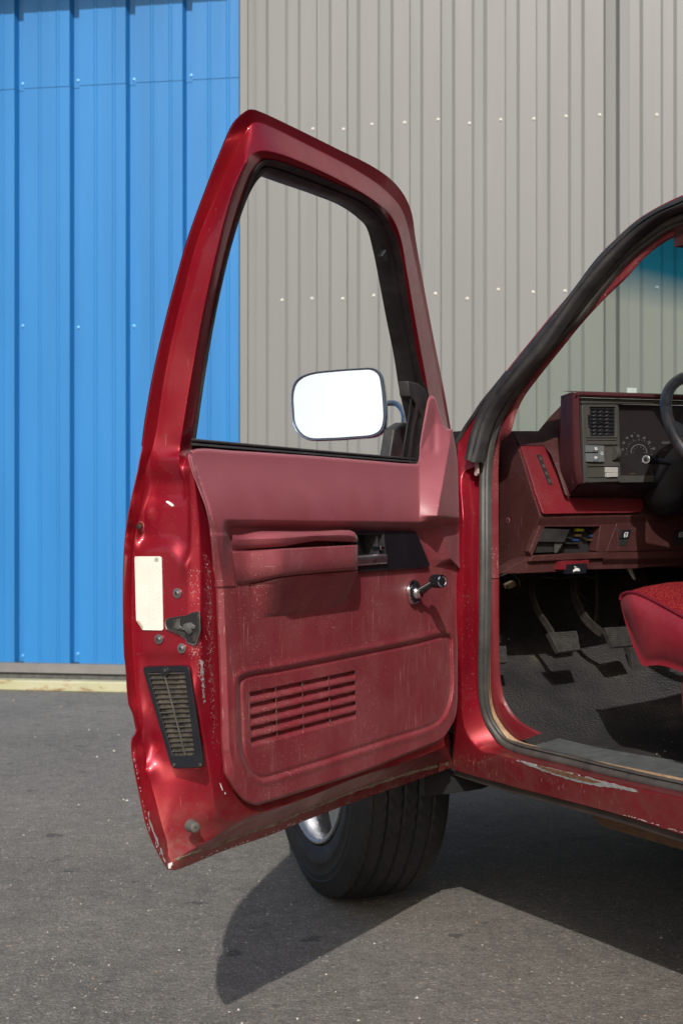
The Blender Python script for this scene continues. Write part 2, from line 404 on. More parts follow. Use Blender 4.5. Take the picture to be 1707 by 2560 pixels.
# inner sheet behind the trim and the hinge end
m.grid(np.array([[door(a, .015, z) for a in np.linspace(.12, 1.08, 8)] for z in np.linspace(.50, 1.15, 6)]), 0)
m.grid(np.array([[door(a, t, z) for t, a in ((tO(z) - .004, .0), (.0, .03), (.015, .12))] for z in zs]), 0)
dr = m.build('door', [PAINTIN], pickup, sharp=50, label='open driver door seen from the inside, its lower edge dirty and chipped')

# ---------------------------------------------------------------- black window seals
m = MB()
nf = sum(NS[:3])
Cf = RG[3][:nf]; 
S4 = [addo([(1050, 1120), (1040, 1050), (1026, 985), (1012, 887), (995, 801), (977, 703), (963, 629), (949, 571)], .010),
      addo([(926, 543), (880, 511), (817, 485), (736, 457), (678, 436), (667, 434)], .024),
      addo([(656, 441), (644, 454), (621, 491), (596, 554), (558, 686), (535, 790), (515, 899), (495, 1013), (484, 1112)], .024)]
K, j = ring(S4, pD); R4 = spline(K, NS[:3], ret_at=j)
ft = []
for f, d in ((0.02, -.004), (.0, .004), (.22, .006), (.36, .001), (.45, -.005), (.55, .001), (.8, .003), (1., -.002), (1.0, -.014), (.9, -.03)):
    ft.append(Cf * (1 - f) + R4 * f + N * d)
m.grid(np.array(ft), 0)
m.build('window_seal', RUBBER, dr, sharp=60)
# belt seal below the opening
m = MB()
xs = np.linspace(479, 1046, 80); yt = np.interp(xs, [479, 601, 800, 1012, 1046], [1096, 1107, 1125, 1143, 1146]); yb = np.interp(xs, [479, 587, 800, 1043, 1046], [1114, 1122, 1138, 1157, 1157.5]) + 3.5
prof = [(0., -.022), (.0, .004), (.12, .008), (.30, .008), (.38, .002), (.46, .001), (.55, .010), (.78, .012), (.95, .006), (1.1, -.002), (1.35, -.004)]
m.grid(np.array([pT(xs, yt * (1 - f) + yb * f, .038 + o) for f, o in prof]), 0, flip=True)
m.build('belt_seal', RUBBER, dr, sharp=60)
# upright guide of the window in front
m = MB()
ys = np.linspace(0, 1, 40)[:, None]
def lin(P, t): P = np.array(P, float); q = np.linspace(0, 1, len(P)); return np.concatenate([np.interp(t, q, P[:, 0])[..., None], np.interp(t, q, P[:, 1])[..., None]], -1)
t = np.linspace(0, 1, 40)
Lc = lin([(1026, 980), (1020, 1035), (1011, 1090), (1003, 1146)], t); Rc = lin([(1071, 988), (1070, 1010), (1058, 1060), (1052, 1105), (1047, 1158)], t)
cols = [(0, -.03), (0, .0), (.10, .002), (.12, -.004), (.30, -.006), (.34, .004), (.52, .006), (.56, -.002), (.74, -.002), (.78, .006), (1, .008)]
m.grid(np.array([pT((Lc * (1 - f) + Rc * f)[:, 0], (Lc * (1 - f) + Rc * f)[:, 1], .040 + o) for f, o in cols]).transpose(1, 0, 2), 0)
m.build('window_guide', RUBBER, dr, sharp=50)
m = MB()
m.prism(pT(np.array([1024, 1020, 1046, 1062, 1072, 1066, 1054, 1044]), np.array([990, 952, 958, 972, 996, 1050, 1040, 1012]), .044), -N * .025, 0)
m.build('corner_seal', RUBBER, dr, sharp=50, bevel=.003)
m = MB()
m.prism(pD(np.array([955, 965, 969, 959]), np.array([640, 624, 652, 653]), .030), -N * .012, 0)
m.build('seal_clip', RUBBER, dr, sharp=50, bevel=.001)

# ---------------------------------------------------------------- trim panel (pressed vinyl)
top = spline([(477, 1132), (491, 1123), (587, 1127), (700, 1134), (800, 1141), (920, 1151), (1030, 1159), (1046, 1157), (1053, 1105), (1064, 1040), (1073, 996), (1078, 989), (1085, 992), (1095, 1020), (1110, 1064), (1118, 1071), (1130, 1073)], 420)
bot = spline([(585, 1972), (613, 2003), (642, 2013), (662, 2008), (744, 1983), (907, 1930), (1020, 1885), (1071, 1865), (1103, 1849), (1122, 1824)], 420)
left = spline([(477, 1132), (474, 1141), (483, 1178), (498, 1216), (517, 1267), (528, 1321), (534, 1385), (539, 1465), (542, 1550), (546, 1632), (550, 1754), (554, 1876), (564, 1930), (585, 1972)], 420)
right = spline([(1130, 1073), (1141, 1133), (1146, 1258), (1148, 1335), (1151, 1393), (1153, 1426), (1145, 1445), (1143, 1520), (1143, 1600), (1143, 1700), (1142, 1760), (1137, 1795), (1122, 1824)], 420)
PX = coons(top, bot, left, right); px, py = PX[..., 0], PX[..., 1]
def seg_d(px, py, P):
    """signed-less distance to a polyline"""
    P = np.array(P, float); best = np.full(px.shape, 1e9)
    for p, q in zip(P[:-1], P[1:]):
        d = q - p; t = np.clip(((px - p[0]) * d[0] + (py - p[1]) * d[1]) / (d @ d), 0, 1)
        best = np.minimum(best, np.hypot(px - p[0] - t * d[0], py - p[1] - t * d[1]))
    return best
def inside(px, py, P):
    P = np.array(P, float); r = np.zeros(px.shape, bool)
    for (x0, y0), (x1, y1) in zip(P, np.roll(P, -1, 0)):
        c = (y0 > py) != (y1 > py); 
        with np.errstate(divide='ignore', invalid='ignore'): r ^= c & (px < (x1 - x0) * (py - y0) / (y1 - y0 + 1e-12) + x0)
    return r
def smin(a, b, k):
    h = np.clip(.5 + .5 * (b - a) / k, 0, 1); return b * (1 - h) + a * h - k * h * (1 - h)
ledge = np.interp(px, [560, 1050, 1110], [1300, 1306, 1295])
h = np.full(px.shape, .062)
# upper field swells toward its lower lip, then tucks under
up = .004 + .020 * smst(1120, 1300, py - (ledge - 1300))
tuck = 1 - smst(0, 26, py - ledge + 3)
xin = smst(556, 578, px)
hu = up * tuck * xin + (1 - xin) * up * (1 - smst(1300, 1460, py))
h += hu
# kick towards the hinge: a wedge with crisp edges
rdg_x = np.interp(py, [980, 1073, 1150, 1220, 1291, 1335, 1398, 1426], [1148, 1131, 1117, 1104.5, 1092, 1108, 1126, 1150])
L0 = np.interp(py, [980, 1060, 1130, 1165, 1294, 1400, 1426], [1084, 1084, 1050, 1046, 1047, 1070, 1085])
R0 = np.interp(py, [980, 1073, 1140, 1426], [1152, 1140, 1150, 1156])
tl_ = (px - L0) / np.maximum(rdg_x - L0, 8); tr_2 = (R0 - px) / np.maximum(R0 - rdg_x, 6)
wedge = smin(tl_, tr_2, .06); wedge = -smin(-wedge, np.zeros_like(wedge), .05)
pk = np.interp(py, [980, 1060, 1120, 1200, 1289, 1308, 1400, 1426], [.004, .012, .026, .033, .036, .022, .017, .012])
wedge = wedge * pk * (1 - smst(-4, 4, py - np.interp(px, [1080, 1126, 1154], [1420, 1400, 1428])))
h += wedge
h -= .003 * np.exp(-((px - 1085) / 9)**2) * smst(1010, 1070, py) * (1 - smst(1120, 1142, py))
# left border: bevel and seam
lx = np.interp(py, [1132, 1216, 1321, 1465, 1632, 1876, 1960, 2013], [477, 498, 528, 539, 546, 554, 575, 640])
bw = np.interp(py, [1132, 1321, 1465, 1900], [3, 8, 20, 20])
h -= .010 * (1 - np.clip((px - lx) / bw, 0, 1)) * (1 - smst(1880, 1960, py))
h += .0025 * (1 - smst(588, 592, px)) * (1 - smst(1466, 1470, py - (px - 560) * -.05)) * smst(1330, 1340, py)
# groove of the lower field
fld = [(601, 1705), (607, 1696), (620, 1690), (700, 1676), (900, 1636), (1040, 1607), (1112, 1590), (1121, 1593), (1124, 1640), (1126, 1713), (1120, 1755), (1108, 1785), (1091, 1805), (1060, 1820), (980, 1845), (860, 1884), (740, 1922), (680, 1940), (654, 1944), (632, 1932), (616, 1905), (607, 1877), (602, 1790), (601, 1705)]
fs = spline(fld[:-1], 160, closed=True); sd = seg_d(px, py, list(fs) + [fs[0]]); sd = np.where(inside(px, py, fs), -sd, sd)
h += -.0055 * np.exp(-(sd / 5.0)**2) - .0035 * smst(5, -8, sd) + .002 * np.exp(-((sd - 12) / 8)**2)
# louvres: 5 rows of 4
TL, TR, BR, BL = map(lambda q: np.array(q, float), ((623, 1731), (887, 1676), (891, 1803), (627, 1874)))
def inv_bilin(px, py):
    s = np.full(px.shape, .5); v = np.full(px.shape, .5)
    for _ in range(8):
        X = [(1 - s) * (1 - v) * TL[i] + s * (1 - v) * TR[i] + s * v * BR[i] + (1 - s) * v * BL[i] for i in (0, 1)]
        ds = [(1 - v) * (TR[i] - TL[i]) + v * (BR[i] - BL[i]) for i in (0, 1)]; dv = [(1 - s) * (BL[i] - TL[i]) + s * (BR[i] - TR[i]) for i in (0, 1)]
        ex, ey = px - X[0], py - X[1]; det = ds[0] * dv[1] - ds[1] * dv[0]
        s = s + (ex * dv[1] - ey * dv[0]) / det; v = v + (ds[0] * ey - ds[1] * ex) / det
    return s, v
s_, v_ = inv_bilin(px, py)
inb = smst(0, .006, s_) * smst(1, .994, s_) * (v_ > 0) * (v_ < 1)
row = (v_ * 5) % 1.0; col = (s_ * 4) % 1.0
saw = np.where(row < .04, row / .04, np.clip(1 - (row - .16) / .62, 0, 1))
div = smst(.012, .03, np.minimum(col, 1 - col))
h -= .010 * saw * inb * div
h = np.where(inside(px, py, [(882, 1332), (970, 1331), (975, 1418), (884, 1421)]), .026, h)
# soft outer edge
nr, nc = px.shape
si = np.linspace(0, 1, nc)[None]; vi = np.linspace(0, 1, nr)[:, None]
ed = np.minimum.reduce([vi * 850 + 0 * si, (1 - vi) * 850 + 0 * si, si * 560 + 0 * vi, (1 - si) * 560 + 0 * vi])
h -= .008 * (1 - np.sqrt(np.clip(1 - (1 - np.clip(ed / 9, 0, 1))**2, 0, 1)))
# bay behind the black plate
m = MB(); G = pT(px, py, h)
m.grid(G, 0, flip=True)
# edge turned back
loop = np.vstack([G[0], G[1:, -1], G[-1, -2::-1], G[-2:0:-1, 0]])
m.grid(np.stack([loop, loop - N * .003]), 0, cc=True)
m.build('trim_panel', VINYL, dr, sharp=42, label='red vinyl door panel with painted-in upper sheen, louvres and scratches')

# hole plug on the kick, seam screws
m = MB(); c = pT(1139, 1293, .072); m.lathe(c, N * .95 - U * .3, [(-.004, .012), (.001, .012), (.003, .009), (.0035, .0)], 0, 20)
m.build('hole_plug', VINYL2, dr)

# ---------------------------------------------------------------- armrest
T0 = .062
def arm_t(px): return T0 + .004 + .046 * smst(590, 720, px) * (1 - .9 * smst(884, 896, px)**2)
m = MB(); xs = np.linspace(581, 894, 90)
y_top = np.interp(xs, [581, 650, 740, 800, 850, 875, 888, 894], [1330, 1328, 1329, 1328, 1325, 1326, 1332, 1346])
y_bot = np.interp(xs, [581, 660, 710, 745, 790, 840, 894], [1374, 1370, 1366, 1359, 1352, 1353, 1355])
pr = [(-.02, -.07), (0., -.012), (.06, -.003), (.2, .003), (.45, .006), (.7, .004), (.92, .0), (1.0, -.005), (1.03, -.03)]
G = np.array([pT(xs, y_top * (1 - f) + y_bot * f, np.maximum(arm_t(xs) + o - .004 * np.sin((xs - 600) / 60), .045)) for f, o in pr])
m.grid(G, 0, flip=True)
m.grid(np.stack([G[:, -1], G[:, -1] - N * .05 - U * .003]), 0)
# lower block
y0 = np.interp(xs, [581, 620, 700, 893], [1379, 1377, 1372, 1362]); y1 = np.interp(xs, [581, 592, 640, 690, 740, 893], [1462, 1461, 1452, 1441, 1435, 1423])
xl = np.interp(np.arange(0, 12), [0, 11], [0, 12])
pr2 = [(.0, -.05, 0), (.0, -.002, 0), (.05, .002, 0), (.5, .003, .45), (.88, .001, .9), (.98, -.003, 1), (1.03, -.012, 1), (1.05, -.013, 1.), (1.07, -.009, 1.05), (1.12, -.009, 1.05)]
def arm2(px): return T0 + .006 + .050 * smst(600, 712, px)
G2 = []
for f, o, sh in pr2:
    X = xs + (12 * sh) * (894 - xs) / 313.; ends = smst(882, 894, xs)
    G2.append(pT(X, y0 * (1 - f) + y1 * f, np.maximum(arm2(xs) + o - .010 * ends**2, .045)))
# underside sweeps back into the panel
yb = np.interp(xs, [581, 620, 700, 780, 860, 894], [1545, 1545, 1540, 1532, 1512, 1500])
for f in (.1, .3, .5, .7, .85, 1.0, 1.06):
    X = xs + 12 * (894 - xs) / 313. - f * 26 * smst(800, 894, xs) + f * 22 * (1 - smst(581, 700, xs))
    e = (1 - f) ** 1.0
    G2.append(pT(X, (y1 * 1.0 + 8) * (1 - f) + yb * f, np.maximum((arm2(xs) - .009) * e + T0 * (1 - e) - .004 * (f > 1), .045)))
G2 = np.array(G2)
m.grid(G2, 0, flip=True)
m.grid(np.stack([G2[:, -1], G2[:, -1] - N * .055 - U * .003]), 0)
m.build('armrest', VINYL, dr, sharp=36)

# ---------------------------------------------------------------- black handle plate
m = MB()
out = rpoly([(846, 1325), (1040, 1328), (1075, 1412), (1070, 1418), (850, 1433)], 3)
op = [(893, 1337), (960, 1337), (967, 1412), (893, 1415)]
tp = .070
# plate in four pieces round the opening
def q(P, t=tp): P = np.array(P, float); return pT(P[:, 0], P[:, 1], t)
m.prism(q([(960, 1326), (1040, 1328), (1075, 1412), (1071, 1418), (967, 1425)]), -N * .038, 0)
m.prism(q([(846, 1325), (960, 1326), (960, 1337), (846, 1337)]), -N * .038, 0)
m.prism(q([(846, 1415), (967, 1412), (967, 1425), (850, 1433)]), -N * .038, 0)
m.prism(q([(846, 1337), (880, 1337), (880, 1415), (846, 1415)]), -N * .012, 0)
m.prism(q([(880, 1330), (975, 1330), (975, 1420), (880, 1420)], tp - .034), -N * .002, 0)
m.prism(q([(941, 1337), (945, 1337), (950, 1388), (946, 1388)], tp - .004), -N * .03, 1)
m.prism(q([(958, 1337), (961, 1337), (968, 1412), (964, 1412)], tp + .001), -N * .03, 1)
m.prism(q([(893, 1352), (912, 1388), (893, 1388)], tp - .03), -N * .002, 1)
hp = m.build('handle_plate', [BLACKM, simple('recess_divider', (.03, .03, .032), .4)], dr, bevel=.0012)
m = MB(); pa, pb_ = pT(884, 1402, tp + .001), pT(961, 1397, tp + .001); ax_ = (pb_ - pa) / np.linalg.norm(pb_ - pa)
n1, n2 = N - ax_ * (N @ ax_), np.cross(ax_, N); n1 /= np.linalg.norm(n1); n2 /= np.linalg.norm(n2)
ang = np.linspace(0, 2 * np.pi, 28, endpoint=False)
m.grid(np.array([[p + (n1 * .0075 * abs(math.cos(t)) ** .8 * np.sign(math.cos(t)) + n2 * .0105 * abs(math.sin(t)) ** .8 * np.sign(math.sin(t))) * k for t in ang] for p, k in ((pa, 1), (pb_ - ax_ * .001, 1), (pb_, .9), (pb_, .01))]), 0, cc=True)
m.build('door_handle', simple('satin_chrome', (.80, .82, .85), .30, metal=1, var=.03), hp, sharp=30)
m = MB(); m.prism(q([(951, 1366), (961, 1365.5), (962, 1374), (954, 1375)], tp + .006), -N * .02, 0); m.build('lock_slider', CHROME, hp, bevel=.001)

# ---------------------------------------------------------------- window crank
m = MB(); c = pT(1030, 1480, T0 + .001)
m.lathe(c, N, [(0, .0270), (.004, .0272), (.008, .0262), (.0095, .0235), (.0080, .021)], 0, 40)
m.lathe(c, N, [(.006, .022), (.010, .018), (.0105, .014)], 1, 32)
m.lathe(c, N, [(.008, .0150), (.014, .0142), (.016, .0130), (.020, .0128), (.0225, .0105), (.0235, 0)], 0, 32)
h0 = c + N * .0175; kn = pT(1088, 1453, T0 + .050); ds = kn - h0
L = spline([h0 - ds * .12, h0, h0 + ds * .35, h0 + ds * .75, kn], 18)
dirv = ds / np.linalg.norm(ds); side = np.cross(dirv, N); side /= np.linalg.norm(side); nn = np.cross(side, dirv)
G = []
for i, p in enumerate(L):
    w = np.interp(i, [0, 2, 4, 17], [.008, .0138, .0130, .0085]); th = np.interp(i, [0, 4, 17], [.0065, .0060, .0048])
    G.append([p + side * w * math.cos(a) + nn * th * (math.sin(a) if abs(math.sin(a)) < .8 else .8 * np.sign(math.sin(a))) for a in np.linspace(0, 2 * np.pi, 20, endpoint=False)])
m.grid(np.array(G), 2, cc=True); b = m.n
m.f.append(tuple(b - 20 + k for k in range(20))); m.m.append(2); m.flat.append(True)
m.f.append(tuple(b - 360 + k for k in range(19, -1, -1))); m.m.append(2); m.flat.append(True)
kax = N * .90 + U * .42 + Zv * .03; kax /= np.linalg.norm(kax); kc = kn + kax * .010
prof = [(-.018, .0), (-.018, .0105), (-.015, .0135), (.010, .0137), (.0125, .0125)]
aa = np.linspace(0, 2 * np.pi, 72, endpoint=False); x = np.cross(kax, [0, 0, 1.]); x /= np.linalg.norm(x); y = np.cross(kax, x)
m.grid(np.array([[kc + kax * h + (rr + (.0006 if k % 2 and .011 < rr else 0)) * (math.cos(t) * x + math.sin(t) * y) for k, t in enumerate(aa)] for h, rr in prof]), 1, cc=True)
m.lathe(kc, kax, [(.0125, .0125), (.0135, .0105), (.0125, .0088)], 0, 36); m.lathe(kc, kax, [(.0125, .0088), (.0128, .0)], 1, 36)
m.build('window_crank', [CHROME, BLACKM, simple('dark_reflection_arm', (.012, .012, .016), .12, coat=1, coatr=.03)], dr, sharp=30)  # arm coloured black to stand in for chrome reflecting dark surroundings

# ---------------------------------------------------------------- end-face fittings
AF = 1.1335
def e(P, a=AF): P = np.array(P, float); return pA(P[:, 0], P[:, 1], a)
# speaker / vent grille
o4 = [(356, 1667), (472, 1664), (510, 1918), (430, 1921)]; i4 = [(371, 1681), (461, 1679), (487, 1888), (433, 1891)]
oo = rpoly(o4, 14, 5); ii = rpoly(i4, 10, 5)
m = MB(); m.frame(e(oo, AF + .006), e(ii, AF + .006), -U * .004, 0)
q1 = e(oo, AF + .006); q2 = e(oo * 1., AF + .0005); m.grid(np.stack([q1, q2 + (q2 - q2.mean(0)) * .01]), 0, cc=True, flip=True)
m.prism(e(rpoly(i4, 10, 5) + [0, 0], AF + .0012), -U * .002, 2)
def qd(s, v): 
    P = [np.array(k, float) for k in i4]; return (1 - s) * (1 - v) * P[0] + s * (1 - v) * P[1] + s * v * P[2] + (1 - s) * v * P[3]
for k in range(17):
    v = (k + .55) / 17.3; p, r_ = qd(-.02, v), qd(1.02, v); P3 = e([p, r_], AF + .0045)
    m.prism(np.array([P3[0], P3[1], P3[1] + Zv * .0022 + U * .0025, P3[0] + Zv * .0022 + U * .0025]), -U * .004 + Zv * .001, 1)
c0, c1 = qd(.42, 0), qd(.55, 1); P3 = e([c0, c1], AF + .007); sd = N * .0009
m.prism([P3[0] - sd, P3[0] + sd, P3[1] + sd, P3[1] - sd], -U * .005, 1)
c = e([qd(.47, -.01)], AF + .0062)[0]; m.lathe(c, U, [(-.003, .0085), (.001, .0085), (.0012, 0)], 0, 20)
KH = simple('grille_dusty_back', (.055, .045, .032), .8, var=.95, vscale=60)
gr = m.build('pillar_vent_grille', [BLACKM, simple('dusty_slat', (.05, .052, .05), .6, var=.3, dirt=.5), KH], dr, bevel=.0006, label='black slatted vent grille, taller than wide')
for i, P in enumerate(([qd(.47, -.015)], [(435, 1913)], [(500, 1913)])):
    c = e(P, AF + .007)[0]; m = MB(); m.lathe(c, U, [(-.002, .0038), (.0012, .0036), (.002, .0022), (.0016, 0)], 0, 14); m.build('screw', IRON, gr)
AF += .0022
# latch
m = MB()
lp = [(412, 1560), (414, 1550), (422, 1545), (445, 1541), (466, 1538), (480, 1531), (499, 1528), (500, 1546), (501, 1575), (497, 1590), (490, 1610), (483, 1613), (467, 1607), (464, 1598), (448, 1588), (428, 1579), (416, 1573)]
m.prism(e(lp, AF + .0016), -U * .003, 0)
m.frame(e(lp, AF + .0030), e((np.array(lp) - [460, 1568]) * .95 + [460, 1568], AF + .0022), -U * .002, 3)
m.prism(e([(432, 1548), (449, 1546), (446, 1560), (452, 1577), (428, 1573), (434, 1562)], AF + .0025), -U * .003, 1)
m.prism(e([(466, 1558), (476, 1556), (488, 1566), (486, 1574), (478, 1570), (480, 1582), (472, 1588), (462, 1576), (452, 1574), (458, 1562)], AF + .005), -U * .004, 2)
m.prism(e([(484, 1540), (492, 1534), (495, 1578), (482, 1585), (482, 1604), (487, 1606), (495, 1590), (499, 1575), (498, 1533), (488, 1532)], AF + .0032), -U * .003, 1)
m.prism(e([(418, 1565), (424, 1572), (462, 1582), (463, 1596), (448, 1588), (425, 1577)], AF + .003), -U * .003, 1)
m.prism(e([(441, 1548), (451, 1546), (449, 1562), (455, 1570), (444, 1574), (436, 1568)], AF + .0042), -U * .002, 2)
m.build('door_latch', [DARK, IRON, simple('worn_latch_steel', (.2, .19, .18), .4, metal=.8, var=.5, vscale=90), STEEL], dr, bevel=.0008, label='black latch cavity with worn steel catch')
AF -= .0022
# sticker
m = MB()
stp = [(337, 1394), (339, 1391), (400, 1391), (404, 1394), (406, 1482), (408, 1573), (405, 1576), (356, 1575), (351, 1566), (341, 1550), (340, 1520)]
STK = simple('cream_sticker', (.74, .72, .64), .42, var=.05, vscale=22, dirt=.14, dirtcol=(.5, .45, .35))
m.prism(e(stp, AF + .0018), -U * .0016, 0)
m.prism(e([(341, 1551), (348, 1552), (357, 1566), (356, 1574)], AF + .0035), -U * .0006, 1)
z2 = AF + .0022
m.frame(e([(387, 1394.5), (396, 1394.5), (396, 1404), (387, 1404)], z2), e([(388, 1395.5), (395, 1395.5), (395, 1403), (388, 1403)], z2), -U * .0003, 2)
m.prism(e([(389.5, 1397), (393.5, 1397), (393.5, 1401.5), (389.5, 1401.5)], z2), -U * .0003, 2)
for ln in range(7):                               # faded, unreadable print
    x = 372 + ln * 4.6; y = 1412 + rng.uniform(0, 12)
    while y < 1560 - 4 * ln:
        L_ = rng.uniform(2, 9); m.prism(e([(x, y), (x + 1.1, y), (x + 1.1, y + L_), (x, y + L_)], z2), -U * .0003, 3); y += L_ + rng.uniform(1.5, 7)
m.build('sticker', [STK, simple('peeling_corner', (.42, .36, .25), .7, var=.3), simple('sticker_ink', (.15, .14, .13), .6), simple('faded_print', (.60, .58, .52), .5)], dr, label='cream rectangular sticker with a peeling lower corner')
# bolts
for (x, y) in ((444, 1483), (398, 1598), (455, 1621)):
    m = MB(); c = e([(x, y)], AF + .001)[0]
    m.lathe(c, U, [(-.001, .0084), (.0014, .0082), (.0018, .0062), (.0016, .0052)], 0, 28); m.lathe(c, U, [(.0016, .0052), (.0034, .0046), (.0042, .0026)], 0, 28)
    m.lathe(c, U, [(.0042, .0026), (.0030, .0019), (.0030, 0)], 1, 6); m.build('torx_bolt', [STEEL, IRON], dr, label='round zinc striker bolt')
m = MB(); c = e([(351, 1316)], AF + .0005)[0]; m.lathe(c, U, [(0, .0085), (.0008, .008)], 1, 20); m.lathe(c, U, [(.0008, .0056), (.0045, .0054), (.0050, .0044), (.005, 0)], 0, 6); m.build('hex_bolt', [IRON, TAN], dr)
# rubber stop
m = MB(); c = e([(480, 2065)], AF - .004)[0]; ax = N * .86 + U * .5; ax /= np.linalg.norm(ax)
m.lathe(c, ax, [(-.006, .0105), (.0, .0105), (.014, .0085), (.0155, .0065), (.0155, .0018), (.012, .0016), (.012, 0)], 0, 24); m.build('rubber_stop', simple('grey_rubber', (.10, .095, .085), .7, var=.2), dr)
# paint chips on the shut face: bare primer patches
CHIP = simple('paint_chip', (.36, .24, .23), .7, var=.2, vscale=90); CHIPW = simple('white_primer_chip', (.75, .72, .72), .6, var=.1); CHIPG = simple('grey_primer', (.30, .31, .32), .7, var=.25, vscale=80)
tree_G = None
from mathutils.bvhtree import BVHTree
def bvh(o):
    dg = bpy.context.evaluated_depsgraph_get(); me = o.data
    return BVHTree.FromPolygons([tuple(Vector(v.co) + Vector(ROOT)) for v in me.vertices], [tuple(p.vertices) for p in me.polygons])
BV = bvh(dr)
def drape(px, py, lift=.0006, tree=None):
    """first surface point of the door that a ray meets"""
    d = Vector(ray(px, py)).normalized(); loc, nor, idx, dist = (tree or BV).ray_cast(Vector(CAM), d)
    return None if loc is None else np.array(loc) - np.array(d) * lift
def blob(mb, x, y, rx, ry, rot=0, mi=0, k=7, jag=.35, tree=None, lift=.0005):
    P = []
    a0 = rng.uniform(0, 6)
    for i in range(k):
        a = a0 + 2 * np.pi * i / k; rr = 1 + rng.uniform(-jag, jag)
        dx, dy = rx * rr * math.cos(a), ry * rr * math.sin(a)
        p = drape(x + dx * math.cos(rot) - dy * math.sin(rot), y + dx * math.sin(rot) + dy * math.cos(rot), lift, tree)
        if p is None: return
        P.append(p)
    P = np.array(P); c = P.mean(0)
    if np.abs(P - c).max() > .05: return
    mb.add(np.vstack([P, c]), [((i + 1) % k, i, k) for i in range(k)], mi)
m = MB()
for i in range(380):                              # peppering along the seam between jamb and trim
    y = rng.beta(1.3, 1.9) * 520 + 1385; xc = np.interp(y, [1385, 1500, 1650, 1780, 1905], [516, 524, 527, 533, 546])
    s = rng.uniform(.3, 1.15); blob(m, xc + rng.normal(0, 4.2), y, s * .8, s * 1.3, mi=int(rng.random() < .15), k=5)
for i in range(45):
    y = rng.uniform(1425, 1520); blob(m, rng.uniform(474, 500), y, rng.uniform(.5, 1.2), rng.uniform(.7, 2), k=5)
for i in range(70): blob(m, rng.normal(488, 7), rng.normal(1620, 12), rng.uniform(.6, 1.6), rng.uniform(.6, 1.8), k=5)
for i in range(110):
    y = 1650 + 110 * rng.beta(1, 1.6); blob(m, np.interp(y, [1650, 1760], [505, 510]) + rng.normal(0, 1.8), y, rng.uniform(.5, 1.6), rng.uniform(1, 3), mi=2, k=6)
for i in range(60): blob(m, 503 + rng.normal(0, 5), rng.uniform(1650, 1700), rng.uniform(.6, 1.4), rng.uniform(.6, 1.8), k=5)
blob(m, 427, 1260, 9, 3.6, .5, 1, 9, .3); blob(m, 421, 1255, 5, 3, .2, 1, 7)
for (x, y, rx, ry, rt) in ((553, 1966, 1.4, 10, -.35), (563, 1983, 1.6, 3, 0), (377, 2060, 2.2, 18, -.3), (392, 2098, 2.6, 20, -.35), (405, 2130, 1.8, 12, -.3), (372, 2035, 1.5, 8, 0)): blob(m, x, y, rx, ry, rt, 1 if x > 500 else 2, 11, .4)
for i in range(30):                               # chips on the outer lip, and along the bottom
    y = rng.uniform(1880, 2160); x = np.interp(y, [1887, 1976, 2069, 2132, 2175], [332, 348, 369, 396, 424]); blob(m, x + rng.uniform(1, 5), y, 1, rng.uniform(1, 4), mi=1, k=5)
for i in range(60):
    x = rng.uniform(500, 1100); y = np.interp(x, [437, 555, 683, 744, 891, 1030, 1128], [2176, 2129, 2085, 2059, 2003, 1954, 1919]) - rng.uniform(2, 8); blob(m, x, y, rng.uniform(1, 4), .9, -.37, 1 if x < 760 else 0, 5)
blob(m, 428, 2164, 7, 9, .3, 1, 9)
for i in range(120):
    x = rng.uniform(330, 500); y = rng.uniform(1150, 2100); blob(m, x, y, rng.uniform(.3, .9), rng.uniform(.3, .9), k=5)
m.build('paint_chips', [CHIP, CHIPW, CHIPG], dr, kind='stuff')
# dried dirt along the bottom seam
m = MB(); sx = np.linspace(440, 1122, 150); sy = np.interp(sx, [437, 491, 555, 632, 683, 744, 891, 1030, 1124], [2150, 2130, 2110, 2078, 2063, 2036, 1976, 1931, 1908])
GG = []
for dy, off in ((-3.2, 0), (-1, .0016), (1.2, .0014), (3, 0)):
    r_ = []
    for i, (x, y) in enumerate(zip(sx, sy)):
        p = drape(x, y + dy * (1 + .7 * math.sin(i * .9) * math.sin(i * .31)), .0006 + off); r_.append(p)
    GG.append(r_)
if all(p is not None for r_ in GG for p in r_): m.grid(np.array(GG), 0); m.build('seam_sealer', simple('dirty_sealer', (.24, .19, .14), .85, var=.45, vscale=70, bump=.6, bscale=200), dr)

# ---------------------------------------------------------------- mirror
mr_c = pT(846, 1011, -.262)
mn = A3(-.30, -.95, .10); mn /= np.linalg.norm(mn)       # glass looks back and a little up
def pM(x, y, o=0): d = ray(x, y); s = ((mr_c - CAM) @ mn + o) / (d @ mn); return CAM + d * s[..., None]
ol = spline([(727, 985), (735, 957), (752, 941), (780, 931), (830, 925), (900, 920), (935, 920), (952, 932), (959, 960), (964, 1010), (965, 1050), (958, 1077), (940, 1090), (880, 1097), (810, 1101), (770, 1100), (748, 1088), (732, 1062), (728, 1025)], 72, closed=True)
cen = np.array([846, 1011.])
sc2 = lambda f: (ol - cen) * f + cen
m = MB()
def back(f, o): P = sc2(f); return pM(P[:, 0], P[:, 1]) - mn * o
m.grid(np.stack([back(.945, .004), back(.965, -.002), back(.985, -.003), back(1.0, .000), back(1.0, .008), back(.97, .030), back(.84, .052), back(.6, .066), back(.3, .072), back(.02, .073)]), 0, cc=True)
arm0 = pT(955, 1012, -.262) ; 
mh = m.build('mirror', [simple('blue_grey_chrome_shell', (.30, .36, .45), .16, metal=.9, var=.1)], dr, sharp=50, label='wing mirror with white bright glass, seen through the window')
m = MB(); P = sc2(.955); m.prism(pM(P[:, 0], P[:, 1]) - mn * .0005, -mn * .002, 0); m.build('mirror_rim', BLACKM, mh)
m = MB(); P = sc2(.935); m.prism(pM(P[:, 0], P[:, 1]) + mn * .0008, -mn * .0012, 0)
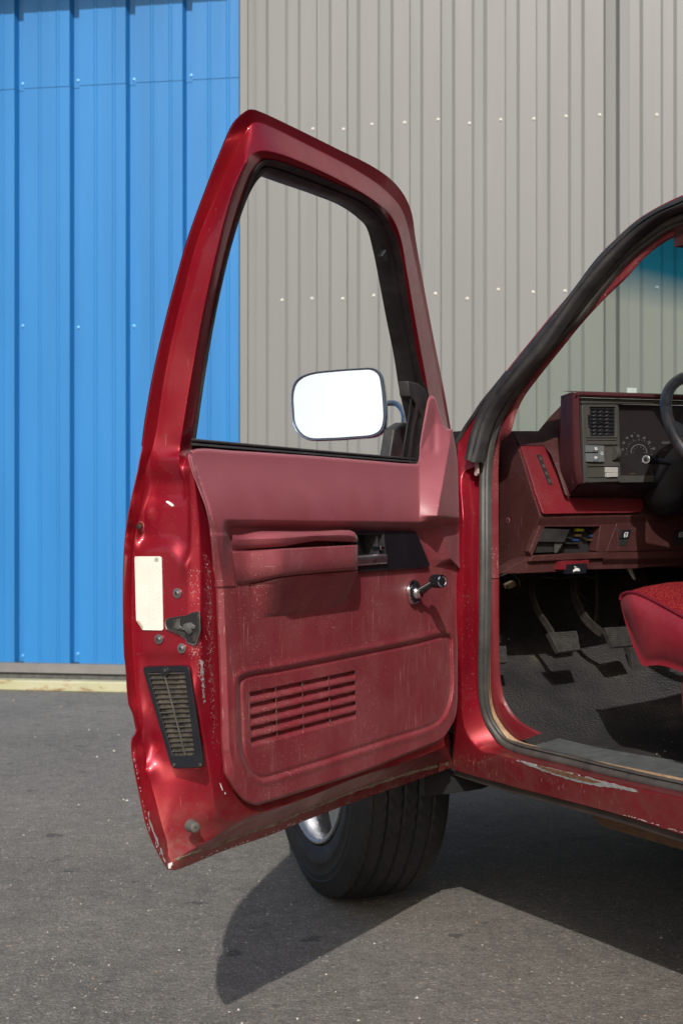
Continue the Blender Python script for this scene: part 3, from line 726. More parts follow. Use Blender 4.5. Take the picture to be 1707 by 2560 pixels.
gm, nt, b = newmat('mirror_glass'); sock(b, 'Metallic', 1.); sock(b, 'Roughness', .02); sock(b, 'Base Color', (1, 1, 1, 1)); m.build('mirror_glass', gm, mh)
m = MB()
pth = [pM(940, 1012, -.03), pT(966, 1008, -.24), pT(985, 1008, -.215), pT(1002, 1020, -.17), pT(1010, 1042, -.125), pT(1008, 1075, -.085), pT(1002, 1115, -.065)]
m.tube(spline(pth, 30), .0072, 0, 14); m.build('mirror_arm', simple('blue_grey_tube', (.10, .125, .16), .3, metal=.5), dr)
m = MB(); m.prism(pT(np.array([986, 1012, 1030, 1028, 974]), np.array([1072, 1056, 1060, 1156, 1152]), -.035), -N * .028, 0); m.build('mirror_foot', RUBBER, dr, bevel=.004)
# ================================================================ TRUCK BODY
bpos = lambda P: (np.asarray(P) - HG) @ R
wpos = lambda P: (np.asarray(P) - HG) @ W
def tr(L): return np.array([truck(*p) for p in L])
def px3(L, fn, *a): L = np.array(L, float); return fn(L[:, 0], L[:, 1], *a)

# rings round the door opening.  A-pillar -> hinge pillar -> sill ; each then runs on to the rear, out of frame
RA = px3([(1707, 487), (1644, 517), (1588, 552), (1543, 592), (1494, 641), (1438, 716), (1382, 783), (1345, 828), (1270, 921), (1195, 1019), (1146, 1096)], pS, .012)
RB = px3([(1707, 519), (1644, 545), (1588, 586), (1524, 650), (1438, 755), (1360, 867), (1300, 938), (1236, 1021), (1200, 1110), (1192, 1140), (1188, 1165)], pS, .030)
RC = px3([(1707, 526), (1659, 546), (1607, 583), (1562, 620), (1494, 699), (1438, 770), (1382, 830), (1330, 890), (1288, 946), (1240, 1012), (1205, 1092)], pS, .048)
RD = px3([(1707, 566), (1659, 588), (1607, 628), (1570, 665), (1494, 740), (1438, 800), (1382, 862), (1330, 930), (1288, 985), (1262, 1030), (1240, 1085)], pS, .066)
LA = px3([(1143, 1130), (1140, 1250), (1138, 1500), (1136, 1700), (1132, 1850), (1129, 1918)], pS, .010)
LB = px3([(1158, 1180), (1157, 1300), (1157, 1500), (1155, 1650), (1154, 1770), (1160, 1815), (1175, 1850), (1200, 1876)], pS, .016)
LC = px3([(1198, 1160), (1196, 1300), (1193, 1500), (1193, 1671), (1197, 1745), (1207, 1790), (1222, 1825), (1245, 1856)], pS, .060)
LD = px3([(1228, 1160), (1227, 1300), (1226, 1500), (1222, 1671), (1226, 1745), (1238, 1785), (1262, 1828), (1290, 1856)], pS, .085)
SA = px3([(1129, 1921), (1255, 1959), (1410, 2000), (1565, 2042), (1707, 2087)], pS, .012)
SB = px3([(1235, 1884), (1286, 1897), (1410, 1927), (1565, 1965), (1707, 1998)], pS, .004)
SC = px3([(1274, 1873), (1332, 1893), (1410, 1911), (1526, 1941), (1707, 1981)], pS, .062)
SD = px3([(1300, 1860), (1394, 1886), (1450, 1898), (1523, 1914), (1707, 1953)], pS, .095)
def rear(P, zup=None):                                   # lengthen a sill ring to the rear pillar
    b0, w0, z0 = bpos(P[-1]), wpos(P[-1]), P[-1][2]; return [truck(b, w0, z0) for b in (b0 + .12, 1.0, 1.18)]
def roofr(P):
    b0, w0, z0 = bpos(P[0]), wpos(P[0]), P[0][2]; return [truck(1.18, w0 + .01, z0 + .02), truck(.95, w0 + .01, z0 + .018), truck(b0 + .12, w0 + .005, z0 + .012)]
def full(Rr, Ll, Ss): return [roofr(Rr) + list(Rr), list(Ll), list(Ss) + rear(Ss)]
def fr(Rr, Ll, Ss, n=(90, 60, 70)):
    s = full(Rr, Ll, Ss); K = np.array(s[0] + s[1] + s[2]); j = [len(s[0]) - 1, len(s[0]) + len(s[1]) - 1]; return spline(K, n, ret_at=j)
FA, FB, FC, FD = fr(RA, LA, SA), fr(RB, LB, SB), fr(RC, LC, SC), fr(RD, LD, SD)
G = across(np.array([FA, FB, FC, FD]), [10, 12, 6])
mb = MB(); mb.grid(G, 0, flip=False)
# rear pillar of the opening closes the loop
top_, bot_ = G[:, 0], G[:, -1]
mb.grid(np.array([top_ * (1 - t) + bot_ * t - W * (.09 * math.sin(math.pi * t)) for t in np.linspace(0, 1, 24)]), 0)
mb.build('door_opening', PAINT, pickup, sharp=45, label='red door opening with dusty worn sill')
BVS = bvh(bpy.data.objects['door_opening'])

# cab skin, roof, hood, fender, bed : one body mesh
mb = MB()
ro = [FA[k] for k in range(0, 60)]
zr = [(0, 0), (.04, .045), (.12, .075), (.5, .10), (.8, .105)]
rf = []
for dw, dz in zr + [(1.6 - d, z) for d, z in zr[::-1][1:]]:
    rf.append([P + W * dw * (1.0) * 1 + Zv * dz for P in ro[:34]])
rf = np.array(rf); mb.grid(rf, 0)
wmax = 1.60
def side(b0, b1, z0, z1, w=0., sgn=1, nb=12, nz=16, mi=0, arch=None):
    """body side panel following the bulge"""
    zz = np.linspace(z0, z1, nz); g = np.array([[truck(b, (tO(z) + w) if sgn > 0 else 1.62 - tO(z), z) for b in np.linspace(b0, b1, nb)] for z in zz]); mb.grid(g, mi)
# front fender with a wheel arch
wc_b, wc_z, wr = -.58, .37, .47
def fender(sgn):
    rows_ = []
    bs = np.linspace(-1.42, -.03, 60)
    for b in bs:
        zt = 1.10 + .09 * (b + 1.42) / 1.4
        lo = wc_z + math.sqrt(max(wr**2 - (b - wc_b)**2, 0)) if abs(b - wc_b) < wr else .44
        lo = max(lo, .44)
        col_ = []
        for t in np.linspace(0, 1, 18):
            z = lo + (zt - lo) * t; roundover = .05 * smst(.88, 1, t)
            w = tO(z) + roundover; w = w if sgn > 0 else 1.62 - w; col_.append(truck(b, w, z))
        rows_.append(col_)
    mb.grid(np.array(rows_), 0)
fender(1); fender(-1)
hood = np.array([[truck(b, w, 1.10 + .09 * (b + 1.42) / 1.4 + .025 * math.sin(math.pi * (w) / 1.62)) for w in np.linspace(.02, 1.60, 20)] for b in np.linspace(-1.42, -.12, 14)])
mb.grid(hood, 0)
mb.grid(np.array([[truck(-1.42, w, z) for w in np.linspace(-.02, 1.64, 12)] for z in np.linspace(.44, 1.10, 6)]), 0)
side(1.18, 1.42, .44, 1.70, nb=4); side(-.03, 1.42, .44, 1.16, sgn=-1)
mb.grid(np.array([[truck(1.42, w, z) for w in np.linspace(0, 1.62, 8)] for z in (.44, 1.18)]), 0)
mb.grid(np.array([[truck(1.42, w, z) for w in np.linspace(.14, 1.48, 8)] for z in (1.62, 1.80)]), 0)
for w0, w1 in ((.05, .22), (1.40, 1.57)): mb.grid(np.array([[truck(1.42, w, z) for w in (w0, w1)] for z in (1.17, 1.66)]), 0)
side(1.47, 3.6, .50, 1.16, nb=14); side(1.47, 3.6, .50, 1.16, sgn=-1)
mb.grid(np.array([[truck(3.6, w, z) for w in (0, 1.62)] for z in (.5, 1.16)]), 0); mb.grid(np.array([[truck(1.47, w, z) for w in (0, 1.62)] for z in (.5, 1.16)]), 0)
mb.grid(np.array([[truck(b, w, .68) for w in (0, 1.62)] for b in (1.47, 3.6)]), 0)
mb.build('body', PAINT, pickup, sharp=40)
# windshield pillar on the far side and header
mb = MB()
far = lambda P: P + W * (2 * (.81 - wpos(P)))
Pl = np.array([p for p in FA[28:88]]); Q = np.array([far(p) for p in Pl])
mb.grid(np.stack([Q, Q + W * -.05 + R * .02]), 0)
mb.build('far_pillar', PAINT, pickup)
mb = MB(); k0 = 36
hd0 = FB[k0] ; 

mb.grid(np.array([[truck(b, w, 1.690 + .02 * math.sin(math.pi * (w - .1) / 1.4)) for w in np.linspace(.13, 1.50, 12)] for b in (.62, 1.0, 1.42)]), 0)
mb.prism([truck(.56, .165, 1.605), truck(.54, .8, 1.615), truck(.56, 1.45, 1.605), truck(.66, 1.45, 1.605), truck(.66, .165, 1.605)], Zv * .075, 0)
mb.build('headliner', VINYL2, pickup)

# black rubbers of the opening
mb = MB()
l = px3([(1790, 452), (1707, 491), (1644, 521), (1588, 556), (1543, 596), (1494, 645), (1438, 720), (1382, 790), (1300, 890), (1236, 975), (1196, 1035), (1176, 1090), (1165, 1146)], pS, .004)
r = px3([(1790, 484), (1707, 519), (1644, 546), (1588, 588), (1524, 651), (1480, 702), (1438, 755), (1360, 867), (1300, 938), (1236, 1021), (1212, 1070), (1198, 1120), (1189, 1156)], pS, .006)
l = np.vstack([[truck(1.18, wpos(l[0]) + .01, l[0][2] + .02)], l]); r = np.vstack([[truck(1.18, wpos(r[0]) + .01, r[0][2] + .02)], r])
l, r = spline(l, 260), spline(r, 260)
out_ = -W
gg = []
for f, o in ((0, -.02), (0, .002), (.1, .007), (.3, .010), (.48, .008), (.55, .000), (.60, -.001), (.66, .006), (.8, .009), (.94, .005), (1, -.001), (1, -.02)):
    rip = .0009 * (np.arange(260) % 2) * (1 if .6 < f < .97 else 0)
    gg.append(l * (1 - f) + r * f + (o + rip)[:, None] * out_ if np.ndim(rip) else 0)
mb.grid(np.array(gg), 0, flip=True); mb.prism(np.array([g_[-1] for g_ in gg]), Zv * .002, 0)
mb.build('drip_rubber', RUBBER, pickup, sharp=60)
mb = MB(); l2 = px3([(1268, 930), (1236, 970), (1204, 1009), (1184, 1040), (1163, 1070), (1142, 1106)], pS, .012); mb.tube(spline(l2, 14), .0055, 0); mb.build('windshield_moulding', RUBBER, pickup)
# main door seal
c = px3([(1707, 543), (1659, 563), (1607, 600), (1562, 638), (1494, 715), (1438, 786), (1382, 847), (1330, 908), (1288, 963), (1244, 1030), (1220, 1092), (1210, 1161), (1208, 1250), (1208, 1380), (1206, 1574), (1204, 1671), (1207, 1752), (1218, 1797), (1238, 1832), (1262, 1859), (1300, 1876), (1332, 1884), (1410, 1903), (1526, 1932), (1642, 1959), (1707, 1973)], pS, np.interp(np.arange(26), [0, 10, 13, 25], [.047, .047, .066, .066]))
tail0 = [truck(1.18, wpos(c[0]) + .01, c[0][2] + .02), truck(.9, wpos(c[0]) + .01, c[0][2] + .015)]; tail1 = [truck(.95, wpos(c[-1]), c[-1][2]), truck(1.18, wpos(c[-1]), c[-1][2])]
cs = spline(np.vstack([tail0, c, tail1]), 300)
mb = MB(); T_ = np.gradient(cs, axis=0); T_ /= np.linalg.norm(T_, axis=1)[:, None]
inn = np.cross(T_, W); inn /= np.linalg.norm(inn, axis=1)[:, None]         # towards / away from the opening
cen_ = truck(.6, .07, 1.1); sg = np.sign(((cen_ - cs) * inn).sum(1)); inn *= sg[:, None]
gg = []
cr_ = [(-.0105, -.012), (-.0108, .000), (-.009, .0065), (-.003, .0095), (.003, .0085), (.0065, .004), (.0075, -.001), (.009, -.001), (.011, .003), (.014, .002), (.0145, -.004), (.0145, -.012)]
for a_, o_ in cr_: gg.append(cs + inn * a_ + out_ * o_)
mb.grid(np.array(gg), 0)
mb.build('door_seal', SEAL, pickup, sharp=70)
# dusty bare flange beside the seal
mb = MB()
e0 = px3([(1222, 1250), (1221, 1500), (1219, 1671), (1223, 1755), (1234, 1797), (1254, 1830), (1280, 1856), (1320, 1872), (1410, 1893), (1526, 1920), (1707, 1958)], pS, .072)
e1 = px3([(1229, 1250), (1227, 1500), (1225, 1671), (1229, 1748), (1240, 1788), (1262, 1822), (1290, 1848), (1330, 1862), (1410, 1884), (1526, 1909), (1707, 1946)], pS, .083)
mb.grid(np.stack([spline(e0, 80), spline(e1, 80)]), 0, flip=True); mb.build('dusty_flange', TAN, pickup)
mb = MB(); mb.prism(px3([(1187, 1157), (1192, 1140), (1194, 1183), (1189, 1190), (1185, 1186)], pS, .026), W * .004, 0); mb.build('bare_lip', simple('pale_lip', (.45, .32, .28), .7, var=.3, vscale=80), pickup)

# interior pillar covers
mb = MB()
l = px3([(1790, 470), (1707, 560), (1659, 590), (1607, 630), (1562, 676), (1494, 745), (1438, 808), (1382, 868), (1330, 936), (1288, 990), (1262, 1036), (1240, 1085), (1231, 1140), (1229, 1300), (1228, 1445)], pS, np.interp(np.arange(15), [0, 10, 12, 14], [.070, .070, .084, .084]))
r = px3([(1800, 520), (1700, 585), (1653, 609), (1603, 650), (1566, 692), (1513, 743), (1457, 803), (1397, 877), (1345, 942), (1307, 994), (1288, 1034), (1275, 1079), (1248, 1110), (1244, 1160), (1244, 1300), (1245, 1445)], pS, np.interp(np.arange(16), [0, 11, 13, 15], [.074, .074, .100, .100]))
l, r = spline(l[1:], 90), spline(r[1:], 90)
mb.grid(np.array([l * (1 - f) + r * f + out_ * o for f, o in ((0, -.015), (0, .003), (.12, .006), (.6, .007), (.9, .004), (1, -.002))] + [r - R * .03]), 0, flip=True)
mb.build('pillar_cover', vinyl_mat('pillar_vinyl', (.135, .014, .020), dust=.2), pickup, sharp=45)
mb = MB()
l = px3([(1228, 1447), (1226, 1550), (1221, 1671), (1227, 1750), (1239, 1785), (1266, 1831), (1296, 1856)], pS, .088)
r = px3([(1245, 1447), (1245, 1550), (1246, 1650), (1250, 1706), (1263, 1756), (1292, 1798), (1352, 1834)], pS, .100)
l, r = spline(l, 60), spline(r, 60)
mb.grid(np.array([l * (1 - f) + r * f + out_ * o for f, o in ((0, -.01), (0, .003), (.1, .006), (.6, .006), (.92, .004), (1, -.002))] + [r - R * .03 - Zv * .01]), 0, flip=True)
mb.build('kick_panel', VINYL3, pickup, sharp=45)

# sill plate (ribbed)
mb = MB()
tl = np.array([(1304, 1849), (1371, 1832), (1384, 1841), (1523, 1874), (1707, 1904), (1850, 1932)]); bl = np.array([(1300, 1858), (1352, 1872), (1394, 1883), (1523, 1911), (1707, 1950), (1850, 1984)])
t3 = spline(px3(tl, pZ, .515), 90); b3 = spline(px3(bl, pZ, .507), 90)
gg = []
for i in range(41):
    f = i / 40; rib = .0013 * (.5 - .5 * math.cos(f * 2 * math.pi * 9)) * (.06 < f < .97); gg.append(b3 * (1 - f) + t3 * f + Zv * rib)
gg = [b3 - Zv * .012] + gg; mb.grid(np.array(gg), 0, flip=False); ext = MB()
mb.build('sill_plate', simple('grey_ribbed_plate', (.085, .098, .10), .42, var=.2, vscale=30, dirt=.35, dirtcol=(.16, .13, .09)), pickup, sharp=60)

# worn patch on the sill: primer with rust in it, chips
BS = BVS
m_ = MB()
def drp(P, lift): return [drape(x, y, lift, BS) for x, y in P]
patch_o = [(1290, 1897), (1310, 1903), (1345, 1912), (1400, 1925), (1450, 1937), (1500, 1951), (1545, 1963), (1590, 1975), (1594, 1981), (1570, 1977), (1540, 1971), (1505, 1967), (1470, 1961), (1430, 1951), (1390, 1939), (1350, 1925), (1315, 1912)]
def fan(mb_, P, mi, lift):
    k = len(P)//2; 
    A_ = spline(np.array([(x, y, 0.) for x, y in P]), 90, closed=True); A_[:, 1] += rng.normal(0, .7, 90)
    c_ = [(x, np.interp(x, [1290, 1450, 1594], [1902, 1946, 1978])) for x in A_[:, 0]]
    o_ = drp(A_[:, :2], lift); i_ = drp(c_, lift)
    if any(v is None for v in o_ + i_): print('patch miss'); return
    mb_.grid(np.stack([np.array(o_), np.array(i_)]), mi, cc=True)
fan(m_, patch_o, 0, .0012)
rust_i = [(1340, 1914), (1380, 1922), (1430, 1935), (1480, 1949), (1500, 1956), (1480, 1957), (1440, 1948), (1400, 1938), (1360, 1924)]
fan(m_, rust_i, 1, .0022)
m_.build('worn_sill_patch', [CHIPG, simple('sill_rust', (.17, .085, .045), .85, var=.4, vscale=90)], pickup, label='long grey primer patch with rust on the sill')
m_ = MB()
for i in range(260):
    x = rng.uniform(1135, 1700); y0_ = np.interp(x, [1129, 1235, 1410, 1565, 1707], [1885, 1888, 1927, 1965, 1998]); y1_ = np.interp(x, [1129, 1255, 1410, 1707], [1918, 1956, 1998, 2084])
    y = y0_ + (y1_ - y0_) * rng.beta(1, 1.6); w_ = rng.random()
    if x > 1560 and w_ < .6: continue
    if w_ < .3: blob(m_, x, y, .45, rng.uniform(2, 9), rng.normal(.1, .15), 0, 5, .2, BS)
    else: blob(m_, x, y, rng.uniform(.3, .9), rng.uniform(.3, .9), 0, 0, 5, .3, BS)
for i in range(90):
    y = rng.uniform(1200, 1860); blob(m_, rng.uniform(1150, 1192), y, rng.uniform(.3, .8), rng.uniform(.3, 1.1), 0, 0, 5, .3, BS)
for i in range(30): x = 1560 + rng.uniform(0, 150); blob(m_, x, np.interp(x, [1565, 1707], [2040, 2084]) - rng.uniform(1, 3), rng.uniform(1, 5), .8, .28, 1, 5, .3, BS)
m_.build('sill_scratches', [simple('scratch_pink', (.42, .20, .17), .6), CHIPW], pickup, kind='stuff')
# under the sill: pinch flange, rusty frame rail
mb = MB()
p = px3([(1129, 1921), (1255, 1960), (1410, 2001), (1565, 2043), (1707, 2088), (1900, 2145)], pS, .02); mb.grid(np.stack([p, p - Zv * .016 + W * .004, p - Zv * .016 + W * .02, p + W * .03]), 0); mb.build('pinch_flange', simple('dark_flange', (.035, .025, .022), .7, var=.4), pickup, sharp=30)
mb = MB(); mb.prism([truck(.12, .20, .40), truck(3.4, .20, .40), truck(3.4, .20, .32), truck(.30, .20, .335)], W * .08, 0)
mb.prism([truck(.12, 1.34, .40), truck(3.4, 1.34, .40), truck(3.4, 1.34, .30), truck(.30, 1.34, .32)], W * .08, 0); mb.build('frame_rail', RUST, pickup, bevel=.006)
mb = MB(); mb.prism([truck(-1.3, .1, .44), truck(3.5, .1, .44), truck(3.5, 1.52, .44), truck(-1.3, 1.52, .44)], Zv * .01, 0)
mb.prism(pB(np.array([1100, 1128, 1165, 1235, 1262, 1129, 1080]), np.array([1880, 1925, 1940, 1962, 1948, 1850, 1850]), -.02), -R * .02, 0)
mb.prism(pB(np.array([1060, 1129, 1236, 1205, 1129, 1060]), np.array([1880, 1925, 1960, 1972, 1984, 1990]), -.045), -R * .01, 0)
mb.build('underbody', DARK, pickup)

# ---------------------------------------------------------------- floor and firewall
mb = MB()
prof = [(1.42, .50), (.30, .495), (.20, .50), (.15, .512), (.08, .555), (.0, .61), (-.12, .685), (-.22, .76), (-.30, .86), (-.32, 1.25)]
sp = spline([(b, z, 0) for b, z in prof[1:]], 70)
ws = np.linspace(.085, 1.54, 90)
gg = [[truck(1.42, w, .50) for w in ws]] + [[truck(b, w, z + .022 * math.exp(-((w - .81) / .2)**2) * 5 + .004 * math.sin(w * 16 + b * 9)) for w in ws] for b, z, _ in sp]
mb.grid(np.array(gg), 0)
fm, nt, b = newmat('black_floor_mat'); g = NG(nt)
v = g.voro(165); col = g.ramp(g.noise(5, 6, .7), [(.35, (.022, .022, .023)), (.58, (.04, .038, .036)), (.76, (.11, .092, .068))])
g.l(col, b.inputs['Base Color']); sock(b, 'Roughness', .55)
g.l(g.bump(v, .85, .0032), b.inputs['Normal']); sock(b, 'Specular IOR Level', .3)
mb.build('floor_mat', fm, pickup, sharp=60)
mb = MB(); mb.grid(np.array([[truck(b, .09, z) for b in (-.32, .0)] for z in (.5, 1.25)]), 0); mb.grid(np.array([[truck(b, .11, z) for b in (.0, .02)] for z in (.5, 1.2)]), 0); mb.build('cowl_side', DARK, pickup)
# crumbs of dirt on the mat
mb = MB()
for i in range(70):
    x, y = rng.uniform(1290, 1700), rng.uniform(1770, 1900); p = pZ(x, y, .505); 
    if wpos(p) < .14 or wpos(p) > 1.2: continue
    s_ = rng.uniform(.0006, .0018); mb.box(p, R * s_, W * s_ * .7, Zv * s_ * .5)
mb.build('floor_crumbs', simple('crumbs', (.35, .28, .2), .8), pickup, kind='stuff')

# ---------------------------------------------------------------- pedals
def pedal(pad, b, armpts, name, rw=.008, ribs=9):
    P = np.array(pad, float); m = MB(); p3 = pB(P[:, 0], P[:, 1], b)
    top3 = p3 - R * 0
    # pad tilts: the lower edge lies nearer the driver
    for i in (2, 3): p3[i] = pB(P[i, 0], P[i, 1], b + .018)
    nrm = np.cross(p3[1] - p3[0], p3[3] - p3[0]); nrm /= np.linalg.norm(nrm); nrm *= np.sign(nrm @ R)
    m.prism(p3, -nrm * .014, 0)
    for k in range(ribs):
        f0, f1 = (k + .25) / ribs, (k + .75) / ribs
        a0, a1, b0, b1 = p3[0] * (1 - f0) + p3[3] * f0, p3[0] * (1 - f1) + p3[3] * f1, p3[1] * (1 - f0) + p3[2] * f0, p3[1] * (1 - f1) + p3[2] * f1
        for s0_, s1_ in ((.05, .30), (.35, .63), (.68, .95)):
            m.prism([a0 + (b0 - a0) * s0_, a0 + (b0 - a0) * s1_, a1 + (b1 - a1) * s1_, a1 + (b1 - a1) * s0_], nrm * .0016, 0)
    if armpts is not None:
        A_ = np.array(armpts, float); a3 = np.array([pB(x, y, bb_) for x, y, bb_ in A_]); a3 = spline(a3, 24)
        T = np.gradient(a3, axis=0); T /= np.linalg.norm(T, axis=1)[:, None]; sd = np.cross(T, W); sd /= np.linalg.norm(sd, axis=1)[:, None]
        m.grid(np.array([a3 + sd * x_ + W * y_ for x_, y_ in ((-rw, -.003), (rw, -.003), (rw, .003), (-rw, .003))]), 1, cr=True)
    return m.build(name, [simple(name + '_rubber', (.030, .029, .028), .5, var=.4, vscale=60, dirt=.4, dirtcol=(.075, .068, .055)), IRON], pickup, sharp=30, bevel=0)
pedal([(1371, 1582), (1441, 1577), (1450, 1624), (1396, 1631)], .08, [(1329, 1430, -.04), (1328, 1480, -.02), (1345, 1530, 0), (1365, 1560, .03), (1383, 1590, .06)], 'clutch_pedal')
pedal([(1510, 1569), (1570, 1566), (1585, 1613), (1532, 1618)], .08, [(1433, 1430, -.04), (1435, 1490, -.02), (1455, 1535, 0), (1480, 1565, .03), (1515, 1590, .06)], 'brake_pedal', .011)
pedal([(1573, 1618), (1598, 1612), (1622, 1675), (1583, 1693)], -.02, [(1556, 1500, -.2), (1552, 1560, -.12), (1565, 1620, -.06), (1578, 1660, -.045)], 'accelerator_pedal', .006, 12)
pedal([(1225, 1615), (1264, 1615), (1268, 1655), (1225, 1659)], .045, None, 'parking_brake_pedal', ribs=6)
# wiring and clutter under the dash
mb = MB()
for (P, b, rr) in (([(1250, 1440), (1275, 1433), (1295, 1448), (1300, 1466)], .03, .002), ([(1262, 1462), (1290, 1455), (1330, 1436), (1360, 1432)], .0, .0018), ([(1350, 1440), (1400, 1446), (1450, 1438), (1490, 1446)], -.02, .003), ([(1584, 1448), (1605, 1456), (1616, 1462), (1625, 1480)], .02, .0016), ([(1490, 1425), (1492, 1500), (1488, 1560)], -.15, .006), ([(1430, 1470), (1470, 1500), (1520, 1540)], -.2, .004)):
    mb = MB(); mb.tube(spline(np.array([pB(x, y, b) for x, y in P]), 14), rr, 0, 6); mb.build('cable', IRON, pickup)
mb = MB(); mb.tube(np.array([pB(1572, 1420, .03), pB(1578, 1434, .03), pB(1585, 1448, .03)]), [.006, .005, .0035], 0, 10); mb.build('white_plug', simple('dusty_white_plug', (.45, .42, .38), .6), pickup)
mb = MB(); mb.box(pB(1274, 1462, .02), W * .011 + Zv * .004, Zv * .006 - W * .003, R * .01); mb.build('tan_connector', simple('tan_plug', (.16, .12, .08), .7, var=.4, vscale=60), pickup, bevel=.002)
# ---------------------------------------------------------------- dashboard
dash = MB()
def pb(P, b): P = np.array(P, float); return pB(P[:, 0], P[:, 1], b)
# closed end facing the door
E = [(1246, 1115), (1258, 1094), (1276, 1078), (1297, 1126), (1349, 1291), (1322, 1375), (1303, 1402), (1247, 1434)]
P3 = px3(E, pW, .125); dash.prism(P3, W * .02, 0)
BD = float(bpos(P3[4])); bT = float(bpos(P3[2])); print('dash b', BD, bT, P3[2][2], P3[4][2])
zs_ = [p[2] for p in P3]
# top shelf, sloping face, lower face, as a section swept across the cab
sec = [(float(bpos(P3[2])) - .30, P3[2][2] - .01), (float(bpos(P3[2])), P3[2][2]), (float(bpos(P3[3])), P3[3][2]), (BD, P3[4][2])]
dash.grid(np.array([[truck(b, w, z) for w in np.linspace(.126, 1.50, 30)] for b, z in sec]), 0)
sh = [(BD, P3[4][2]), (BD + .004, P3[4][2] - .004), (BD - .004, P3[4][2] - .032), (float(bpos(P3[5])) + .004, P3[5][2])]
# lower face with the fuse opening left out: built from pixel pieces on b = BD
BL = BD - .006
dash.grid(pB(*np.meshgrid(np.linspace(1347, 1860, 40), np.linspace(0, 1, 3)), BL) * 0 + np.array([pb(np.stack([np.linspace(1349, 1860, 40), np.interp(np.linspace(1349, 1860, 40), [1349, 1860], [1292, 1281]) + k_], -1), BL + bo) for k_, bo in ((0, .006), (3, .007), (22, .0))]), 0, flip=True)
dash.prism(pb([(1349, 1313), (1363, 1314), (1331, 1388), (1330, 1392), (1322, 1378)], BL), -R * .02, 0)
dash.prism(pb([(1500, 1311), (1548, 1308), (1519, 1380), (1495, 1381), (1490, 1378)], BL), -R * .03, 0)
dash.prism(pb([(1363, 1313), (1500, 1310), (1500, 1317), (1361, 1317)], BL), -R * .03, 0)
dash.prism(pb([(1331, 1389), (1496, 1380), (1519, 1379.5), (1512, 1396), (1322, 1404)], BL), -R * .03, 0)
dash.prism(pb([(1550, 1282), (1860, 1274), (1860, 1372), (1514, 1380)], BL + .001), -R * .03, 0)
dash.prism(pb([(1303, 1402), (1326, 1393), (1512, 1384), (1860, 1375), (1860, 1398), (1580, 1422), (1470, 1424), (1440, 1424), (1390, 1430), (1300, 1434), (1249, 1434)], BL - .012), -R * .05, 0)
dash.grid(np.array([pb([(1512, 1381), (1860, 1373)], BL + .002), pb([(1507, 1398), (1860, 1392)], BL + .001), pb([(1500, 1420), (1860, 1415)], BL - .02)]), 0, flip=True)
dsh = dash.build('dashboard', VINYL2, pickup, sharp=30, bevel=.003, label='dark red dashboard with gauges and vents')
# fuse bay
mb = MB(); mb.prism(pb([(1340, 1305), (1525, 1300), (1525, 1395), (1320, 1400)], BL - .035), -R * .01, 0); fb = mb.build('fuse_bay', DARK, dsh)
cols_ = {'yellow': (.32, .33, .02), 'brown': (.06, .028, .010), 'blue': (.010, .03, .085), 'red': (.40, .04, .03), 'grey': (.012, .012, .012)}
FM = {k: simple('fuse_' + k, v, .5) for k, v in cols_.items()}
for (x, y, w_, h_, c_) in ((1450, 1325, 18, 7, 'yellow'), (1446, 1339, 14, 6, 'brown'), (1440, 1350, 14, 6, 'blue'), (1482, 1340, 12, 6, 'blue'), (1478, 1350, 12, 5, 'brown'), (1496, 1339, 8, 3, 'red'), (1420, 1330, 8, 5, 'grey'), (1425, 1345, 10, 5, 'grey'), (1463, 1346, 8, 4, 'grey'), (1476, 1328, 10, 4, 'grey'), (1430, 1358, 40, 5, 'grey')):
    mb = MB(); mb.prism(pb([(x - w_ / 2, y - h_ / 2), (x + w_ / 2, y - h_ / 2), (x + w_ / 2, y + h_ / 2), (x - w_ / 2, y + h_ / 2)], BL - .02), -R * .012, 0); mb.build('fuse', FM[c_], fb, bevel=.0008)
mb = MB(); mb.prism(pb([(1360, 1321), (1423, 1324), (1409, 1355), (1345, 1354)], BL + .003), -R * .003, 0); mb.prism(pb([(1345, 1355), (1388, 1356), (1386, 1380), (1332, 1382)], BL - .012), -R * .003, 0); mb.prism(pb([(1386, 1356), (1409, 1355), (1391, 1382), (1386, 1382)], BL - .004), -R * .003, 1); mb.build('fuse_cover', [simple('matt_black_flap', (.014, .014, .015), .5, dirt=.1), GREYP], dsh)
mb = MB(); c = px3([(1269, 1301)], pW, .124)[0]; mb.lathe(c, -W, [(0, .0065), (.0008, .0062), (.0008, .0050)], 1, 24); mb.lathe(c, -W, [(.0006, .0052), (.0006, 0)], 0, 24); mb.build('end_cap_hole', [DARK, VINYL], dsh)
